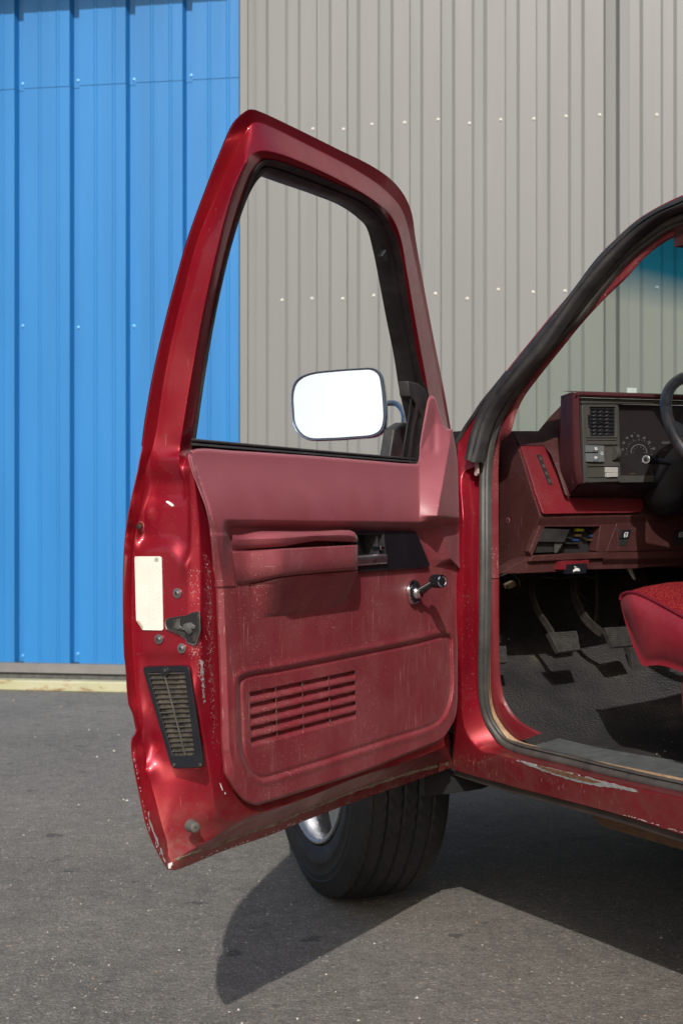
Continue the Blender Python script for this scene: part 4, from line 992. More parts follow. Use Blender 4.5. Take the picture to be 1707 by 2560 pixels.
# raised bright red field
mb = MB()
red = rpoly([(1301, 1112), (1358, 1115), (1378, 1136), (1395, 1180), (1412, 1228), (1424, 1245), (1605, 1247), (1606, 1270), (1600, 1281), (1450, 1283), (1358, 1285), (1338, 1230), (1320, 1170)], 5)
bR = BD - .0
def slope_b(y): return np.interp(y, [1078, 1126, 1285], [bT, float(bpos(P3[3])), BD]) + .010
red3 = pB(red[:, 0], red[:, 1], slope_b(red[:, 1])); mb.prism(red3, -R * .03, 0)
mb.build('knee_bolster', VINYL3, dsh, bevel=.006)
mb = MB(); sl_ = [(1342, 1137), (1351, 1137), (1380, 1211), (1371, 1212)]; sl3 = pB(np.array(sl_)[:, 0], np.array(sl_)[:, 1], slope_b(np.array(sl_)[:, 1]) + .0012); mb.prism(sl3, -R * .004, 0)
for i in range(4):
    f0, f1 = i / 4 + .03, (i + 1) / 4 - .03
    q4 = [sl3[0] * (1 - f0) + sl3[3] * f0, sl3[1] * (1 - f0) + sl3[2] * f0, sl3[1] * (1 - f1) + sl3[2] * f1, sl3[0] * (1 - f1) + sl3[3] * f1]; cc_ = sum(q4) / 4; mb.prism([cc_ + (p - cc_) * [.6] + R * .001 for p in q4], -R * .0005, 1)
mb.build('side_defroster_vent', [DARK, GREYP], dsh)
# binnacle
BB = BD + .085
mb = MB()
hood_o = [(1402, 1010), (1405, 995), (1415, 985), (1435, 978), (1450, 976), (1860, 990), (1860, 1240), (1420, 1239), (1400, 1190), (1398, 1100)]
ho = pb(hood_o, BB - .07)
fr_o = rpoly([(1439, 980), (1860, 990), (1860, 1272), (1455, 1206), (1437, 1160)], 6)
# side cheek
ck = [(1438, 979), (1448, 993), (1450, 1060), (1456, 1207), (1422, 1238), (1397, 1190), (1401, 1008), (1415, 988)]
f3 = pb([(1438, 979), (1439, 1060), (1447, 1190), (1452, 1207)], BB); b3_ = pb([(1401, 990), (1400, 1060), (1401, 1180), (1420, 1238)], BB - .10)
k3 = pb([(1448, 993), (1449, 1060), (1456, 1190), (1458, 1208)], BB + .0)
L1, L2, L3 = spline(b3_, 24), spline(f3, 24), spline(k3, 24)
cs3 = across(np.array([L1, L1 * .12 + L2 * .88 - W * .004, L2 * .55 + L3 * .45 + R * .005, L3]), [4, 5, 4])
mb.grid(cs3, 0); mb.grid(np.stack([L3, L3 - R * .04]), 0)
# top pad and its front edge
xs = np.linspace(1438, 1860, 30); yt_ = np.interp(xs, [1438, 1448, 1860], [980, 978, 991]); 
rows_ = [pb(np.stack([np.interp(xs, [1438, 1860], [1405, 1850]), yt_ + 2], -1), BB - .25) + Zv * .003, pb(np.stack([xs, yt_], -1), BB - .02), pb(np.stack([xs, yt_ + 2], -1), BB + .004), pb(np.stack([xs, yt_ + 8], -1), BB + .005), pb(np.stack([xs, yt_ + 14], -1), BB), pb(np.stack([xs, yt_ + 15], -1), BB - .05)]
mb.grid(np.array(rows_), 0, flip=True)
# underside
u = [pb([(1452, 1207), (1860, 1215)], BB), pb([(1440, 1222), (1860, 1232)], BB - .03), pb([(1421, 1240), (1860, 1250)], BB - .085)]
mb.grid(np.array(u), 1, flip=True)
bn = mb.build('instrument_binnacle', [MAROON, BLACKM], dsh, sharp=35)
# dark top cover between the pillar and the binnacle
mb = MB()
tc = [pb([(1276, 1078), (1298, 1112)], bT), pb([(1347, 1078), (1352, 1112)], bT + .004), pb([(1350, 1079), (1354, 1113)], bT + .004)]
mb.grid(np.array([pb([(1277, 1077.5), (1350, 1077.5)], bT - .002), pb([(1284, 1084), (1351, 1084)], bT + .006), pb([(1298, 1113), (1356, 1114)], float(bpos(P3[3])) + .004)]), 0, flip=True)
ck2 = np.array([[(1346, 1076), (1350, 1092), (1356, 1112), (1376, 1136), (1394, 1180), (1412, 1236)], [(1372, 1044), (1376, 1065), (1384, 1100), (1396, 1140), (1404, 1190), (1418, 1239)], [(1403, 1012), (1404, 1040), (1404, 1090), (1404, 1140), (1408, 1190), (1424, 1240)]], float)
bk2 = np.array([[bT - .01, bT + .01, bT + .03, BD - .04, BD - .02, BD + .006], [bT - .03, bT, bT + .03, BD - .03, BD - .01, BD + .01], [bT - .06, bT - .03, bT + .02, BD - .03, BD - .01, BD + .01]])
mb.grid(pB(ck2[..., 0], ck2[..., 1], bk2 + 0), 0)
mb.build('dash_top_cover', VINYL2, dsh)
# grey control panel
BC = BB - .012
mb = MB()
mb.prism(pb([(1449, 994), (1860, 1006), (1860, 1014), (1545, 1009), (1452, 1009)], BC + .002), -R * .02, 0)
def fr4(x0, y0, x1, y1, xx0, yy0, xx1, yy1, b, d=.01, mi=0): mb.frame(pb([(x0, y0), (x1, y0), (x1, y1), (x0, y1)], b), pb([(xx0, yy0), (xx1, yy0), (xx1, yy1), (xx0, yy1)], b), -R * d, mi)
mb.prism(pb([(1449, 1009), (1546, 1008), (1551, 1207), (1457, 1208)], BC - .006), -R * .02, 0)
fr4(1456, 1011, 1543, 1094, 1474, 1017, 1538, 1090, BC, .008)
mb.prism(pb([(1457, 1096), (1543, 1096), (1543, 1101), (1457, 1101)], BC), -R * .01, 0)
mb.prism(pb([(1457, 1102), (1543, 1102), (1544, 1112), (1458, 1112)], BC - .001), -R * .01, 0)
mb.prism(pb([(1457, 1156), (1546, 1155), (1547, 1166), (1458, 1166)], BC), -R * .01, 0)
mb.prism(pb([(1467, 1167), (1512, 1167), (1514, 1194), (1468, 1194)], BC - .003), -R * .006, 0)
mb.prism(pb([(1459, 1196), (1548, 1195), (1550, 1204), (1460, 1207)], BC), -R * .01, 0)
mb.prism(pb([(1454, 1012), (1461, 1012), (1470, 1204), (1459, 1208)], BC + .002), -R * .01, 0)
mb.build('control_panel', GREYP, bn, bevel=.0012)
mb = MB(); mb.prism(pb([(1474, 1017), (1535, 1018), (1536, 1090), (1477, 1089)], BC - .0042), -R * .001, 1)
for i in range(8):
    y = 1022 + i * 9.2; mb.prism(pb([(1477, y), (1534, y + .6), (1534, y + 3), (1478, y + 2.4)], BC - .001), -R * .003 + Zv * .001, 0)
for x in (1491, 1509, 1526): mb.prism(pb([(x, 1019), (x + 1.5, 1019), (x + 2.5, 1089), (x + 1, 1089)], BC - .002), -R * .002, 0)
for i in range(7):
    for x in (1480, 1495, 1512):
        y = 1025 + i * 9.2; mb.prism(pb([(x, y + 6), (x + 9, y), (x + 11, y), (x + 2, y + 6)], BC - .0036), -R * .0004, 2)
mb.prism(pb([(1497, 1048), (1506, 1048), (1506, 1059), (1497, 1059)], BC + .001), -R * .01, 0)
mb.prism(pb([(1469, 1038), (1475, 1036), (1476, 1070), (1471, 1068)], BC + .002), -R * .01, 0)
mb.build('air_vent', [BLACKM, DARK, simple('vane_glint', (.13, .13, .13), .4)], bn)
mb = MB()
mb.prism(pb([(1458, 1112), (1546, 1111), (1547, 1156), (1459, 1157)], BC - .012), -R * .004, 2)
mb.prism(pb([(1464, 1113), (1495, 1114), (1495, 1130), (1464, 1130)], BC + .006), -R * .02, 0)
mb.prism(pb([(1465, 1133), (1496, 1133), (1496, 1155), (1465, 1154)], BC + .006), -R * .02, 0)
mb.prism(pb([(1495, 1114), (1509, 1114), (1510, 1154), (1496, 1155)], BC + .006), -R * .02, 0)
mb.prism(pb([(1482, 1115), (1494, 1115), (1494, 1129), (1482, 1129)], BC + .0066), -R * .001, 3)
mb.prism(pb([(1482, 1134), (1495, 1134), (1495, 1154), (1482, 1154)], BC + .0066), -R * .001, 3)
mb.lathe(pB(1535, 1133, BC - .004), W, [(-.006, .0), (-.006, .017), (.006, .017), (.006, 0)], 1, 28)
mb.build('light_switches', [SWITCH, GREYP, DARK, simple('switch_insert', (.09, .10, .11), .5)], bn, bevel=.001)
mb = MB()
bW_ = BC + .0076
c = np.array([1503.5, 1133.5]); a = np.linspace(0, 2 * np.pi, 20, endpoint=False)
mb.frame(pb(np.stack([c[0] + 3. * np.cos(a), c[1] + 3.8 * np.sin(a)], -1), bW_), pb(np.stack([c[0] + 2.1 * np.cos(a), c[1] + 2.8 * np.sin(a)], -1), bW_), -R * .0004)
c = np.array([1488.5, 1144]); mb.prism(pb(np.stack([c[0] + 2. * np.cos(a), c[1] + 2.2 * np.sin(a)], -1), bW_), -R * .0004)
for k in range(8):
    t = k * math.pi / 4; d_ = np.array([math.cos(t), math.sin(t)]); n_ = np.array([-d_[1], d_[0]]); mb.prism(pb([c + d_ * 2.6 + n_ * .4, c + d_ * 5 + n_ * .4, c + d_ * 5 - n_ * .4, c + d_ * 2.6 - n_ * .4], bW_), -R * .0004)
for P in ([(1485, 1118), (1492, 1118), (1492, 1119.4), (1485, 1119.4)], [(1487, 1119), (1488.5, 1119), (1488.5, 1125), (1487, 1125)], [(1489.5, 1121), (1492, 1121), (1492, 1125), (1489.5, 1125)], [(1485, 1121.5), (1486.4, 1121.5), (1486.4, 1122.8), (1485, 1122.8)]): mb.prism(pb(P, bW_), -R * .0004)
mb.build('switch_symbols', WHITE, bn)
mb = MB(); mb.prism(pb([(1513, 1168), (1544, 1168), (1544, 1181), (1513, 1181)], BC + .001), -R * .006, 0); mb.prism(pb([(1517, 1182), (1544, 1181), (1544, 1192), (1517, 1193)], BC + .005), -R * .01, 0); mb.build('dimmer_slider', simple('pale_grey_label', (.35, .35, .34), .5, var=.1, vscale=60), bn, bevel=.0008)
# gauges behind a dark lens
mb = MB()
mb.prism(pb([(1546, 1011), (1860, 1017), (1860, 1230), (1552, 1206)], BC - .016), -R * .004, 0)
mb.prism(pb([(1551, 1189), (1640, 1189), (1632, 1205), (1551, 1206)], BC - .004), -R * .01, 1)
gl, nt, b = newmat('gauge_face'); g = NG(nt); sock(b, 'Base Color', (.022, .019, .019, 1)); sock(b, 'Roughness', .22); sock(b, 'Coat Weight', .6); sock(b, 'Coat Roughness', .12)
cl = mb.build('gauge_cluster', [gl, GREYP], bn)
mb = MB(); bG = BC - .0153
def txt(body, x, y, hpx, b, mat_, parent, rot=0, name='dial_numerals', sx=.8):
    cu = bpy.data.curves.new(name, 'FONT'); cu.body = body; cu.align_x = 'CENTER'; cu.align_y = 'CENTER'; cu.extrude = 0
    o = bpy.data.objects.new(name, cu); COL.objects.link(o); dg = bpy.context.evaluated_depsgraph_get(); me = o.evaluated_get(dg).to_mesh()
    V = np.array([v.co for v in me.vertices]); Fc = [tuple(p.vertices) for p in me.polygons]; o.to_mesh_clear(); bpy.data.objects.remove(o)
    s = hpx; V = V * s
    X = x + V[:, 0] * sx * math.cos(rot) - V[:, 1] * math.sin(rot) * -1 * 0 ; Y = y - V[:, 1]
    mb.add(pB(X, Y, b), Fc, 0)
for tx, x, y in (('10', 1555, 1124), ('20', 1558, 1107), ('30', 1566, 1095), ('40', 1578, 1090), ('50', 1594, 1090), ('60', 1609, 1095), ('70', 1622, 1106), ('80', 1633, 1122)): txt(tx, x, y, 8.5, bG, None, None)
gc = np.array([1596, 1131.])
for k in range(17):
    t = math.radians(180 + 8 - k * (196 / 16.)); r0, r1 = 30, (34 if k % 2 == 0 else 32); d_ = np.array([math.cos(t), -math.sin(t)]); n_ = np.array([d_[1], -d_[0]]) * .5
    mb.add(pb([gc + d_ * r0 + n_, gc + d_ * r1 + n_, gc + d_ * r1 - n_, gc + d_ * r0 - n_], bG), [(0, 1, 2, 3)])
ar = [];
for k in range(25):
    t = math.radians(180 + 6 - k * 8); ar.append((math.cos(t), -math.sin(t)))
ar = np.array(ar); mb.grid(np.array([pb(gc + ar * 20.5, bG), pb(gc + ar * 19.2, bG)]), 0)
for k, tx in enumerate(('20', '40', '60', '80', '100', '120')):
    t = math.radians(180 - k * 36); txt(tx, gc[0] + 14 * math.cos(t), gc[1] - 14 * math.sin(t), 3.6, bG, None, None)
txt('MPH', 1586, 1082.5, 2.6, bG, None, None); txt('km/h', 1603, 1154, 3.2, bG, None, None)
txt('UNLEADED', 1661, 1125, 3, bG, None, None)
for k in range(5): t = math.radians(60 - k * 12); mb.add(pb([(1662 + 4 * k - 8, 1104), (1663.4 + 4 * k - 8, 1104), (1663.4 + 4 * k - 8, 1109), (1662 + 4 * k - 8, 1109)], bG), [(0, 1, 2, 3)])
mb.build('dial_markings', DIMMARK, cl)
mb = MB(); txt('P R N D 2 1', 1580, 1184, 4., bG, None, None); mb.build('shift_scale', simple('amber_marks', (.22, .14, .08), .5), cl)
# push switches with lamp symbols on the lower dash
for (x, first) in ((1563, 1), (1700, 0)):
    mb = MB(); mb.prism(pb([(x - 6, 1325), (x + 17, 1324), (x + 8, 1346), (x + 1, 1375), (x - 24, 1376), (x - 8, 1345)], BL + .0015), -R * .003, 2)
    mb.prism(pb([(x - 8, 1325), (x + 14, 1324), (x + 7, 1345), (x - 14, 1346)], BL + .006), -R * .01, 0)
    mb.prism(pb([(x - 14, 1347), (x + 7, 1346), (x + 1, 1364), (x - 17, 1364)], BL + .003), -R * .003, 3)
    for P in ([(x - 3, 1333), (x - 1.5, 1333), (x - 3, 1342), (x - 4.5, 1342)], [(x - 2, 1331), (x + 6, 1330), (x + 6, 1331.2), (x - 2, 1332.2)], [(x + 5, 1331), (x + 6.2, 1331), (x + 4, 1342), (x + 2.8, 1342)], [(x - 4, 1342), (x + 3, 1341.4), (x + 3, 1342.6), (x - 4, 1343.2)], [(x - 1, 1335), (x + 3, 1334.7), (x + 3, 1335.7), (x - 1, 1336)], [(x - 2, 1338), (x + 2.5, 1337.7), (x + 2.5, 1338.7), (x - 2, 1339)]): mb.prism(pb(P, BL + .0068), -R * .0005, 1)
    mb.build('dash_button', [BLACKM, WHITE, VINYL2, DARK], dsh, bevel=.0008)
mb = MB(); mb.lathe(pB(1542, 1326, BL + .001), R, [(0, .0045), (.001, .0042), (.001, .003), (.0004, 0)], 0, 16); mb.build('dash_screw', IRON, dsh)
# hood release
mb = MB(); mb.prism(pb([(1402, 1405), (1415, 1402), (1462, 1402), (1472, 1400), (1466, 1420), (1400, 1424)], BL + .01), -R * .03, 1); mb.prism(pb([(1416, 1411), (1467, 1408), (1464, 1433), (1415, 1435)], BL + .014), -R * .014, 0)
bb_ = BL + .0146
for P in ([(1435, 1423), (1438, 1420), (1444, 1420), (1448, 1423), (1448, 1427), (1434, 1428)], [(1432, 1424), (1435, 1424), (1435, 1430), (1432, 1430)], [(1446, 1423), (1448.5, 1422), (1448.5, 1428), (1446, 1428)], [(1434, 1416), (1435.2, 1415.3), (1440, 1420), (1439, 1420.8)], [(1437.5, 1416.5), (1440, 1416), (1440, 1417.2), (1438, 1417.6)]): mb.prism(pb(P, bb_), -R * .0005, 2)
mb.build('hood_release', [BLACKM, VINYL3, WHITE], dsh, bevel=.0015)
mb = MB(); mb.prism(pb([(1568, 969), (1590, 970), (1590, 990), (1568, 990)], BD - .25), -R * .004, 0); mb.build('vin_plate', simple('pale_plate', (.75, .76, .74), .4), pickup)

# ---------------------------------------------------------------- steering
wcn = pB(1861, 1034, BD + .36); Rw = .195
wn = R * .78 + Zv * .60; wn /= np.linalg.norm(wn); wx = W; wy = np.cross(wn, wx); wy /= np.linalg.norm(wy)
# place so that the left of the rim lies where the photo shows it
for _ in range(6):
    aa_ = np.linspace(0, 2 * np.pi, 120); rp_ = np.array([wcn + (wx * math.cos(t) + wy * math.sin(t)) * (Rw + .012) for t in aa_]); X_, Y_ = pix(rp_)
    k_ = int(np.argmin(X_)); wcn = wcn + W * ((1651 - X_[k_]) / FPX * 3.1 / .86) - Zv * ((1010 - Y_[k_]) / FPX * 3.1)
mb = MB(); a = np.linspace(0, 2 * np.pi, 96, endpoint=False)
mb.grid(np.array([[wcn + wx * (Rw + .0125 * math.cos(t)) * math.cos(p) + wy * (Rw + .0125 * math.cos(t)) * math.sin(p) + wn * .0135 * math.sin(t) for t in np.linspace(0, 2 * np.pi, 18, endpoint=False)] for p in a]), 0, cr=True, cc=True)
hub = wcn - wn * .05
for ang in (168, 215, 325, 12):
    t = math.radians(ang); d_ = wx * math.cos(t) + wy * math.sin(t); n_ = np.cross(wn, d_)
    p0, p1, p2 = hub + d_ * .04, wcn - wn * .02 + d_ * .13, wcn + d_ * Rw
    s3 = spline([p0, p1, p2], 10); w3 = np.linspace(.034, .020, 10)[:, None]
    mb.grid(np.array([s3 - n_ * w3 + wn * -.004, s3 - n_ * w3 * .9 + wn * .005, s3 + n_ * w3 * .9 + wn * .005, s3 + n_ * w3 - wn * .004, s3 - wn * .008]), 0, cr=True)
mb.lathe(hub, wn, [(-.03, .03), (-.02, .07), (.01, .075), (.025, .065), (.028, 0)], 0, 32)
sw = mb.build('steering_wheel', simple('worn_black_rim', (.010, .011, .014), .34, var=.4, vscale=30, dirt=.12), pickup, sharp=60)
# column shroud
c0 = hub - wn * .03; c1 = pB(1540, 1225, BD + .04)
mb = MB(); ctr = spline([pB(1760, 1120, BD + .28), pB(1640, 1185, BD + .14), pB(1555, 1232, BD + .04), pB(1530, 1250, BD - .04)], 18)
ctr = spline([hub - wn * .02, pB(1772, 1128, BD + .22), pB(1712, 1180, BD + .12), pB(1662, 1236, BD + .045), pB(1650, 1247, BD - .02)], 18)
mb.tube(ctr, np.interp(np.arange(18), [0, 5, 11, 15, 17], [.062, .062, .058, .047, .040]), 0, 28); mb.build('column_shroud', simple('column_black', (.007, .007, .009), .55, var=.2), pickup, sharp=50)
mb = MB(); k0_, k1_ = pB(1617, 1149, BD + .19), pB(1655, 1150, BD + .175); ax = (k0_ - k1_) / np.linalg.norm(k0_ - k1_)
mb.lathe(k1_, ax, [(-.004, 0), (-.004, .0085), (.0, .0100), (.024, .0105), (.026, .0095)], 0, 28)
e_ = k1_ + ax * .026
k0_ = pB(1617, 1149, BD + .165)
axd = (CAM - k0_); axd /= np.linalg.norm(axd); axk = A3(-.55, -.83, .03); axk /= np.linalg.norm(axk)
mb = MB(); mb.lathe(k0_ + axk * .004, axk, [(-.038, 0), (-.038, .0075), (-.034, .0098), (-.012, .0102), (.0, .0108), (.004, .0095)], 0, 28)
mb.lathe(k0_ + axk * .004, axk, [(.004, .0095), (.0046, .0085), (.0042, .0070)], 1, 28); mb.lathe(k0_ + axk * .004, axk, [(.0042, .0070), (.0046, 0)], 0, 28); mb.lathe(k0_ + axk * .004, axk, [(.0047, .0060), (.0049, .0054)], 1, 28)
mb.tube(spline([k0_ - axk * .030, pB(1668, 1156, BD + .135), pB(1697, 1163, BD + .13), pB(1740, 1168, BD + .14)], 12), [.007] * 5 + [.006] * 7, 0, 12)
mb.prism([k0_ - axk * .030 + Zv * .007, k0_ - axk * .040 + Zv * .014, k0_ - axk * .055 + Zv * .006, k0_ - axk * .045 + Zv * .002], W * .004 + R * .006, 0)
mb.build('turn_signal_stalk', [BLACKM, simple('stalk_ring', (.30, .30, .30), .35, metal=.4)], pickup, sharp=40)

# ---------------------------------------------------------------- seat
wS = .12
pip = px3([(1549, 1496), (1552, 1488), (1566, 1480), (1585, 1481), (1604, 1487), (1653, 1511), (1707, 1541), (1800, 1600)], pW, wS)
low = px3([(1549, 1505), (1555, 1535), (1565, 1565), (1576, 1597), (1588, 1632), (1600, 1657), (1612, 1668), (1640, 1666), (1690, 1678), (1800, 1700)], pW, wS)
bot_ = px3([(1549, 1503), (1556, 1535), (1572, 1587), (1588, 1632), (1607, 1667)], pW, wS)
side_o = [(1549, 1497), (1566, 1482), (1585, 1483), (1604, 1489), (1653, 1513), (1707, 1543), (1830, 1610), (1830, 1720), (1698, 1678), (1653, 1664), (1625, 1664), (1607, 1667), (1588, 1632), (1572, 1587), (1556, 1535)]
mb = MB()
top2 = spline([(x, y, 0) for x, y in side_o[:7]], 50)[:, :2]; bot2 = spline([(1549, 1502, 0), (1556, 1535, 0), (1572, 1587, 0), (1588, 1632, 0), (1607, 1666, 0), (1625, 1664, 0), (1653, 1664, 0), (1698, 1678, 0), (1830, 1720, 0)], 50)[:, :2]
gg = []
for f in np.linspace(0, 1, 22):
    P = top2 * (1 - f) + bot2 * f; bul = .022 * math.sin(math.pi * min(1, f * 1.1 + .02)) ** .7 * smst(0, 8, np.arange(50)); gg.append(pW(P[:, 0], P[:, 1], wS + .012 - bul))
mb.grid(np.array(gg), 0)
# front of the cushion and far side
zt0 = float(gg[0][0][2]); bf = float(bpos(gg[0][0]))
fl = np.array([g_[0] for g_ in gg]); bl_ = np.array([pW(bot2[i][0], bot2[i][1], wS + .012) for i in range(0, 20)])
mb.grid(np.stack([bl_, bl_ + W * 1.25]), 0)
seat = mb.build('seat', vinyl_mat('seat_vinyl', (.20, .010, .022), dust=.15, scratch=.1, rough=.38), pickup, sharp=50, label='red bench seat with woven cloth top')
mb = MB(); mb.tube(spline(px3([(1549, 1499), (1551, 1489), (1566, 1481), (1585, 1482), (1604, 1488), (1653, 1512), (1707, 1542), (1830, 1609)], pW, wS + .006), 40), .0035, 0, 10); mb.build('seat_piping', simple('dark_red_piping', (.12, .006, .016), .4), seat)
fm, nt, b = newmat('red_woven_cloth'); g = NG(nt)
wv = g.voro(310, vec=g.vec((1, 1, 1), (.3, .2, .6))); cl_ = g.mix(g.ramp(wv, [(.2, 0.), (.6, 1.)]), (.30, .035, .028), (.13, .004, .010)); g.l(cl_, b.inputs['Base Color']); sock(b, 'Roughness', .9); sock(b, 'Specular IOR Level', .1); g.l(g.bump(wv, .5, .0015), b.inputs['Normal'])
mb = MB(); T0_ = spline(px3([(1549, 1498), (1566, 1481), (1585, 1482), (1604, 1488), (1653, 1512), (1707, 1542), (1830, 1609)], pW, wS + .008), 50)
gg = []
for w_, dz in ((0, 0), (.012, .006), (.04, .013), (.10, .020), (.2, .022), (.5, .020), (1.2, .02), (1.25, 0)):
    crown = dz * smst(-2, 8, np.arange(50)); gg.append(T0_ + W * w_ + Zv * crown[:, None])
mb.grid(np.array(gg), 0); mb.build('seat_cloth', fm, seat, sharp=60)
mb = MB(); mb.prism(px3([(1700, 1676), (1830, 1716), (1830, 1900), (1704, 1840), (1697, 1738)], pW, wS + .03), W * 1.1, 0); mb.build('seat_base', VINYL3, seat, bevel=.01)
mb = MB(); mb.prism([truck(1.0, .16, .80), truck(1.25, .16, .80), truck(1.36, .16, 1.42), truck(1.24, .16, 1.44)], W * 1.25, 0); mb.build('backrest', bpy.data.materials['seat_vinyl'], seat, bevel=.04)

# ---------------------------------------------------------------- windshield
gm, nt, b = newmat('tinted_windshield'); nt.nodes.remove(b); g = NG(nt); outn = nt.nodes['Material Output']
tr_ = nt.nodes.new('ShaderNodeBsdfTransparent'); gls = nt.nodes.new('ShaderNodeBsdfGlossy'); gls.inputs['Roughness'].default_value = .02
mx = nt.nodes.new('ShaderNodeMixShader'); fr_ = nt.nodes.new('ShaderNodeFresnel'); fr_.inputs['IOR'].default_value = 1.3
zc = g.sep()[2]; band = g.ramp(g.math('MULTIPLY_ADD', zc, 1., -1.0), [(.520, (.74, .84, .77)), (.585, (.02, .23, .36)), (.70, (.0, .09, .18))])
g.l(band, tr_.inputs[0]); g.l(fr_.outputs[0], mx.inputs[0]); g.l(tr_.outputs[0], mx.inputs[1]); g.l(gls.outputs[0], mx.inputs[2]); g.l(mx.outputs[0], outn.inputs[0])
edge = spline(px3([(1760, 520), (1700, 565), (1640, 612), (1603, 645), (1566, 690), (1513, 742), (1457, 802), (1397, 877), (1345, 940), (1307, 993), (1285, 1040), (1262, 1085), (1250, 1105)], pS, .082), 40)
mb = MB(); gg = []
for f in np.linspace(0, 1, 14):
    gg.append(edge + W * (f * (1.62 - 2 * wpos(edge)))[:, None] - R * (.13 * math.sin(math.pi * f)) + Zv * (.012 * math.sin(math.pi * f)))
mb.grid(np.array(gg), 0); mb.build('windshield', gm, pickup, sharp=80, label='green tinted windshield with blue shade band')
mb = MB(); gl0 = [truck(-.11, w, 1.195) for w in np.linspace(.1, 1.5, 12)]; 
mb.grid(np.array([[truck(b, w, z) for w in np.linspace(.06, 1.56, 10)] for b, z in ((-.32, 1.185), (-.20, 1.20), (-.02, 1.20))]), 0); mb.build('cowl', BLACKM, pickup)

# ---------------------------------------------------------------- wheels
def wheel(cen_, q, name='wheel', full_=True):
    """q: axis, out of the truck"""
    q = np.asarray(q, float); q /= np.linalg.norm(q); x = np.cross(q, Zv); x /= np.linalg.norm(x)
    e_ = bpy.data.objects.new(name, None); COL.objects.link(e_); e_.parent = pickup; 
    m = MB(); Rr = .368
    secp = [(-.03, .205), (-.012, .213), (-.002, .218), (-.001, .222), (.004, .232), (.0042, .2335), (.0055, .235), (.007, .262), (.0068, .264), (.0052, .266), (.005, .292), (.0062, .293), (.0035, .298), (.002, .308), (.0035, .310), (-.004, .325), (-.011, .337)]
    seg = 240
    def P(h, r, t): return cen_ + q * h + (x * math.cos(t) + Zv * math.sin(t)) * r
    aa = np.linspace(0, 2 * np.pi, seg, endpoint=False)
    gg = [[P(h, r, t) for t in aa] for h, r in secp]
    for h, r in ((-.013, .343), (-.0145, .345), (-.019, .3535), (-.0225, .3565)): gg.append([P(h, r - (.003 if k % 4 == 0 else 0), t) for k, t in enumerate(aa)])
    # tread: 5 ribs with grooves and sipes
    ncol = 40
    for c_ in range(ncol + 1):
        f = c_ / ncol; h = -.024 - f * .205; r = .3625 - .012 * (2 * f - 1)**4
        gr_ = abs((f * 5.0 + .5) % 1 - .5) < .055 and .05 < f < .95
        row_ = []
        for k, t in enumerate(aa):
            rr = r - (.007 if gr_ else 0)
            if not gr_:
                ph = (k + int(abs(((f * 5) % 1) - .5) * 6)) % 4
                if ph == 0 and 1 and ((f * 5 + .5) % 1 < .42 or (f * 5 + .5) % 1 > .58 or f < .12): rr -= .003
            row_.append(P(h, rr, t + .0))
        gg.append(row_)
    gg += [[P(h, r, t) for t in aa] for h, r in ((-.24, .345), (-.25, .325), (-.254, .29), (-.25, .25), (-.24, .21))]
    m.grid(np.array(gg), 0, cc=True)
    m.build('tyre', TYRE, e_, sharp=40)
    m = MB()
    m.lathe(cen_, q, [(-.002, .214), (.004, .211), (.004, .203), (-.006, .198), (-.03, .190), (-.075, .184), (-.10, .182)], 0, 64)
    # five broad spokes over a dark drum
    for k in range(5):
        t0 = k * 2 * math.pi / 5 + .50
        for (r0, r1, w0, w1, h0, h1) in ((.04, .19, .030, .052, -.028, -.045),):
            d = x * math.cos(t0) + Zv * math.sin(t0); n_ = np.cross(q, d)
            A0, A1 = cen_ + d * r0 + q * h0, cen_ + d * r1 + q * h1
            m.prism([A0 - n_ * w0, A1 - n_ * w1, A1 + n_ * w1, A0 + n_ * w0], -q * .018, 0)
    m.lathe(cen_, q, [(-.05, .062), (-.02, .060), (-.012, .050), (-.004, .036), (-.002, 0)], 0, 32)
    m.build('rim', ALU, e_, sharp=35, bevel=.002)
    m = MB(); m.lathe(cen_, q, [(-.085, .183), (-.085, .03), (-.08, 0)], 0, 40); m.build('brake_drum', DARK, e_)
    return e_
TYRE = simple('tyre_rubber', (.012, .012, .013), .62, var=.3, vscale=9, dirt=.35, dirtcol=(.032, .028, .026), bump=.3, bscale=120)
fc = CAM + ray(783, 1910) * 3.86; fc[2] = .366
wheel(fc, (-.926, -.378, 0))
wheel(truck(-.58, 1.62, .366), W); wheel(truck(2.55, -.01, .366), -W); wheel(truck(2.55, 1.63, .366), W)

# nose of the truck, seen only from further to the side
mb = MB(); mb.prism([truck(-1.56, -.06, .50), truck(-1.56, 1.68, .50), truck(-1.40, 1.70, .50), truck(-1.40, -.08, .50)], Zv * .17, 0); mb.build('bumper', CHROME, pickup, bevel=.02)
mb = MB(); mb.prism([truck(-1.435, .30, .74), truck(-1.435, 1.32, .74), truck(-1.435, 1.32, .98), truck(-1.435, .30, .98)], R * .03, 0)
for i in range(6): mb.prism([truck(-1.45, .31, .76 + .038 * i), truck(-1.45, 1.31, .76 + .038 * i), truck(-1.45, 1.31, .775 + .038 * i), truck(-1.45, .31, .775 + .038 * i)], R * .02, 1)
mb.build('radiator_grille', [DARK, BLACKM], pickup)
for w0 in (.02, 1.36):
    mb = MB(); mb.prism([truck(-1.445, w0, .80), truck(-1.445, w0 + .24, .80), truck(-1.445, w0 + .24, .96), truck(-1.445, w0, .96)], R * .04, 0); mb.build('headlight', simple('lamp_glass', (.6, .62, .62), .1, coat=1), pickup, bevel=.012)
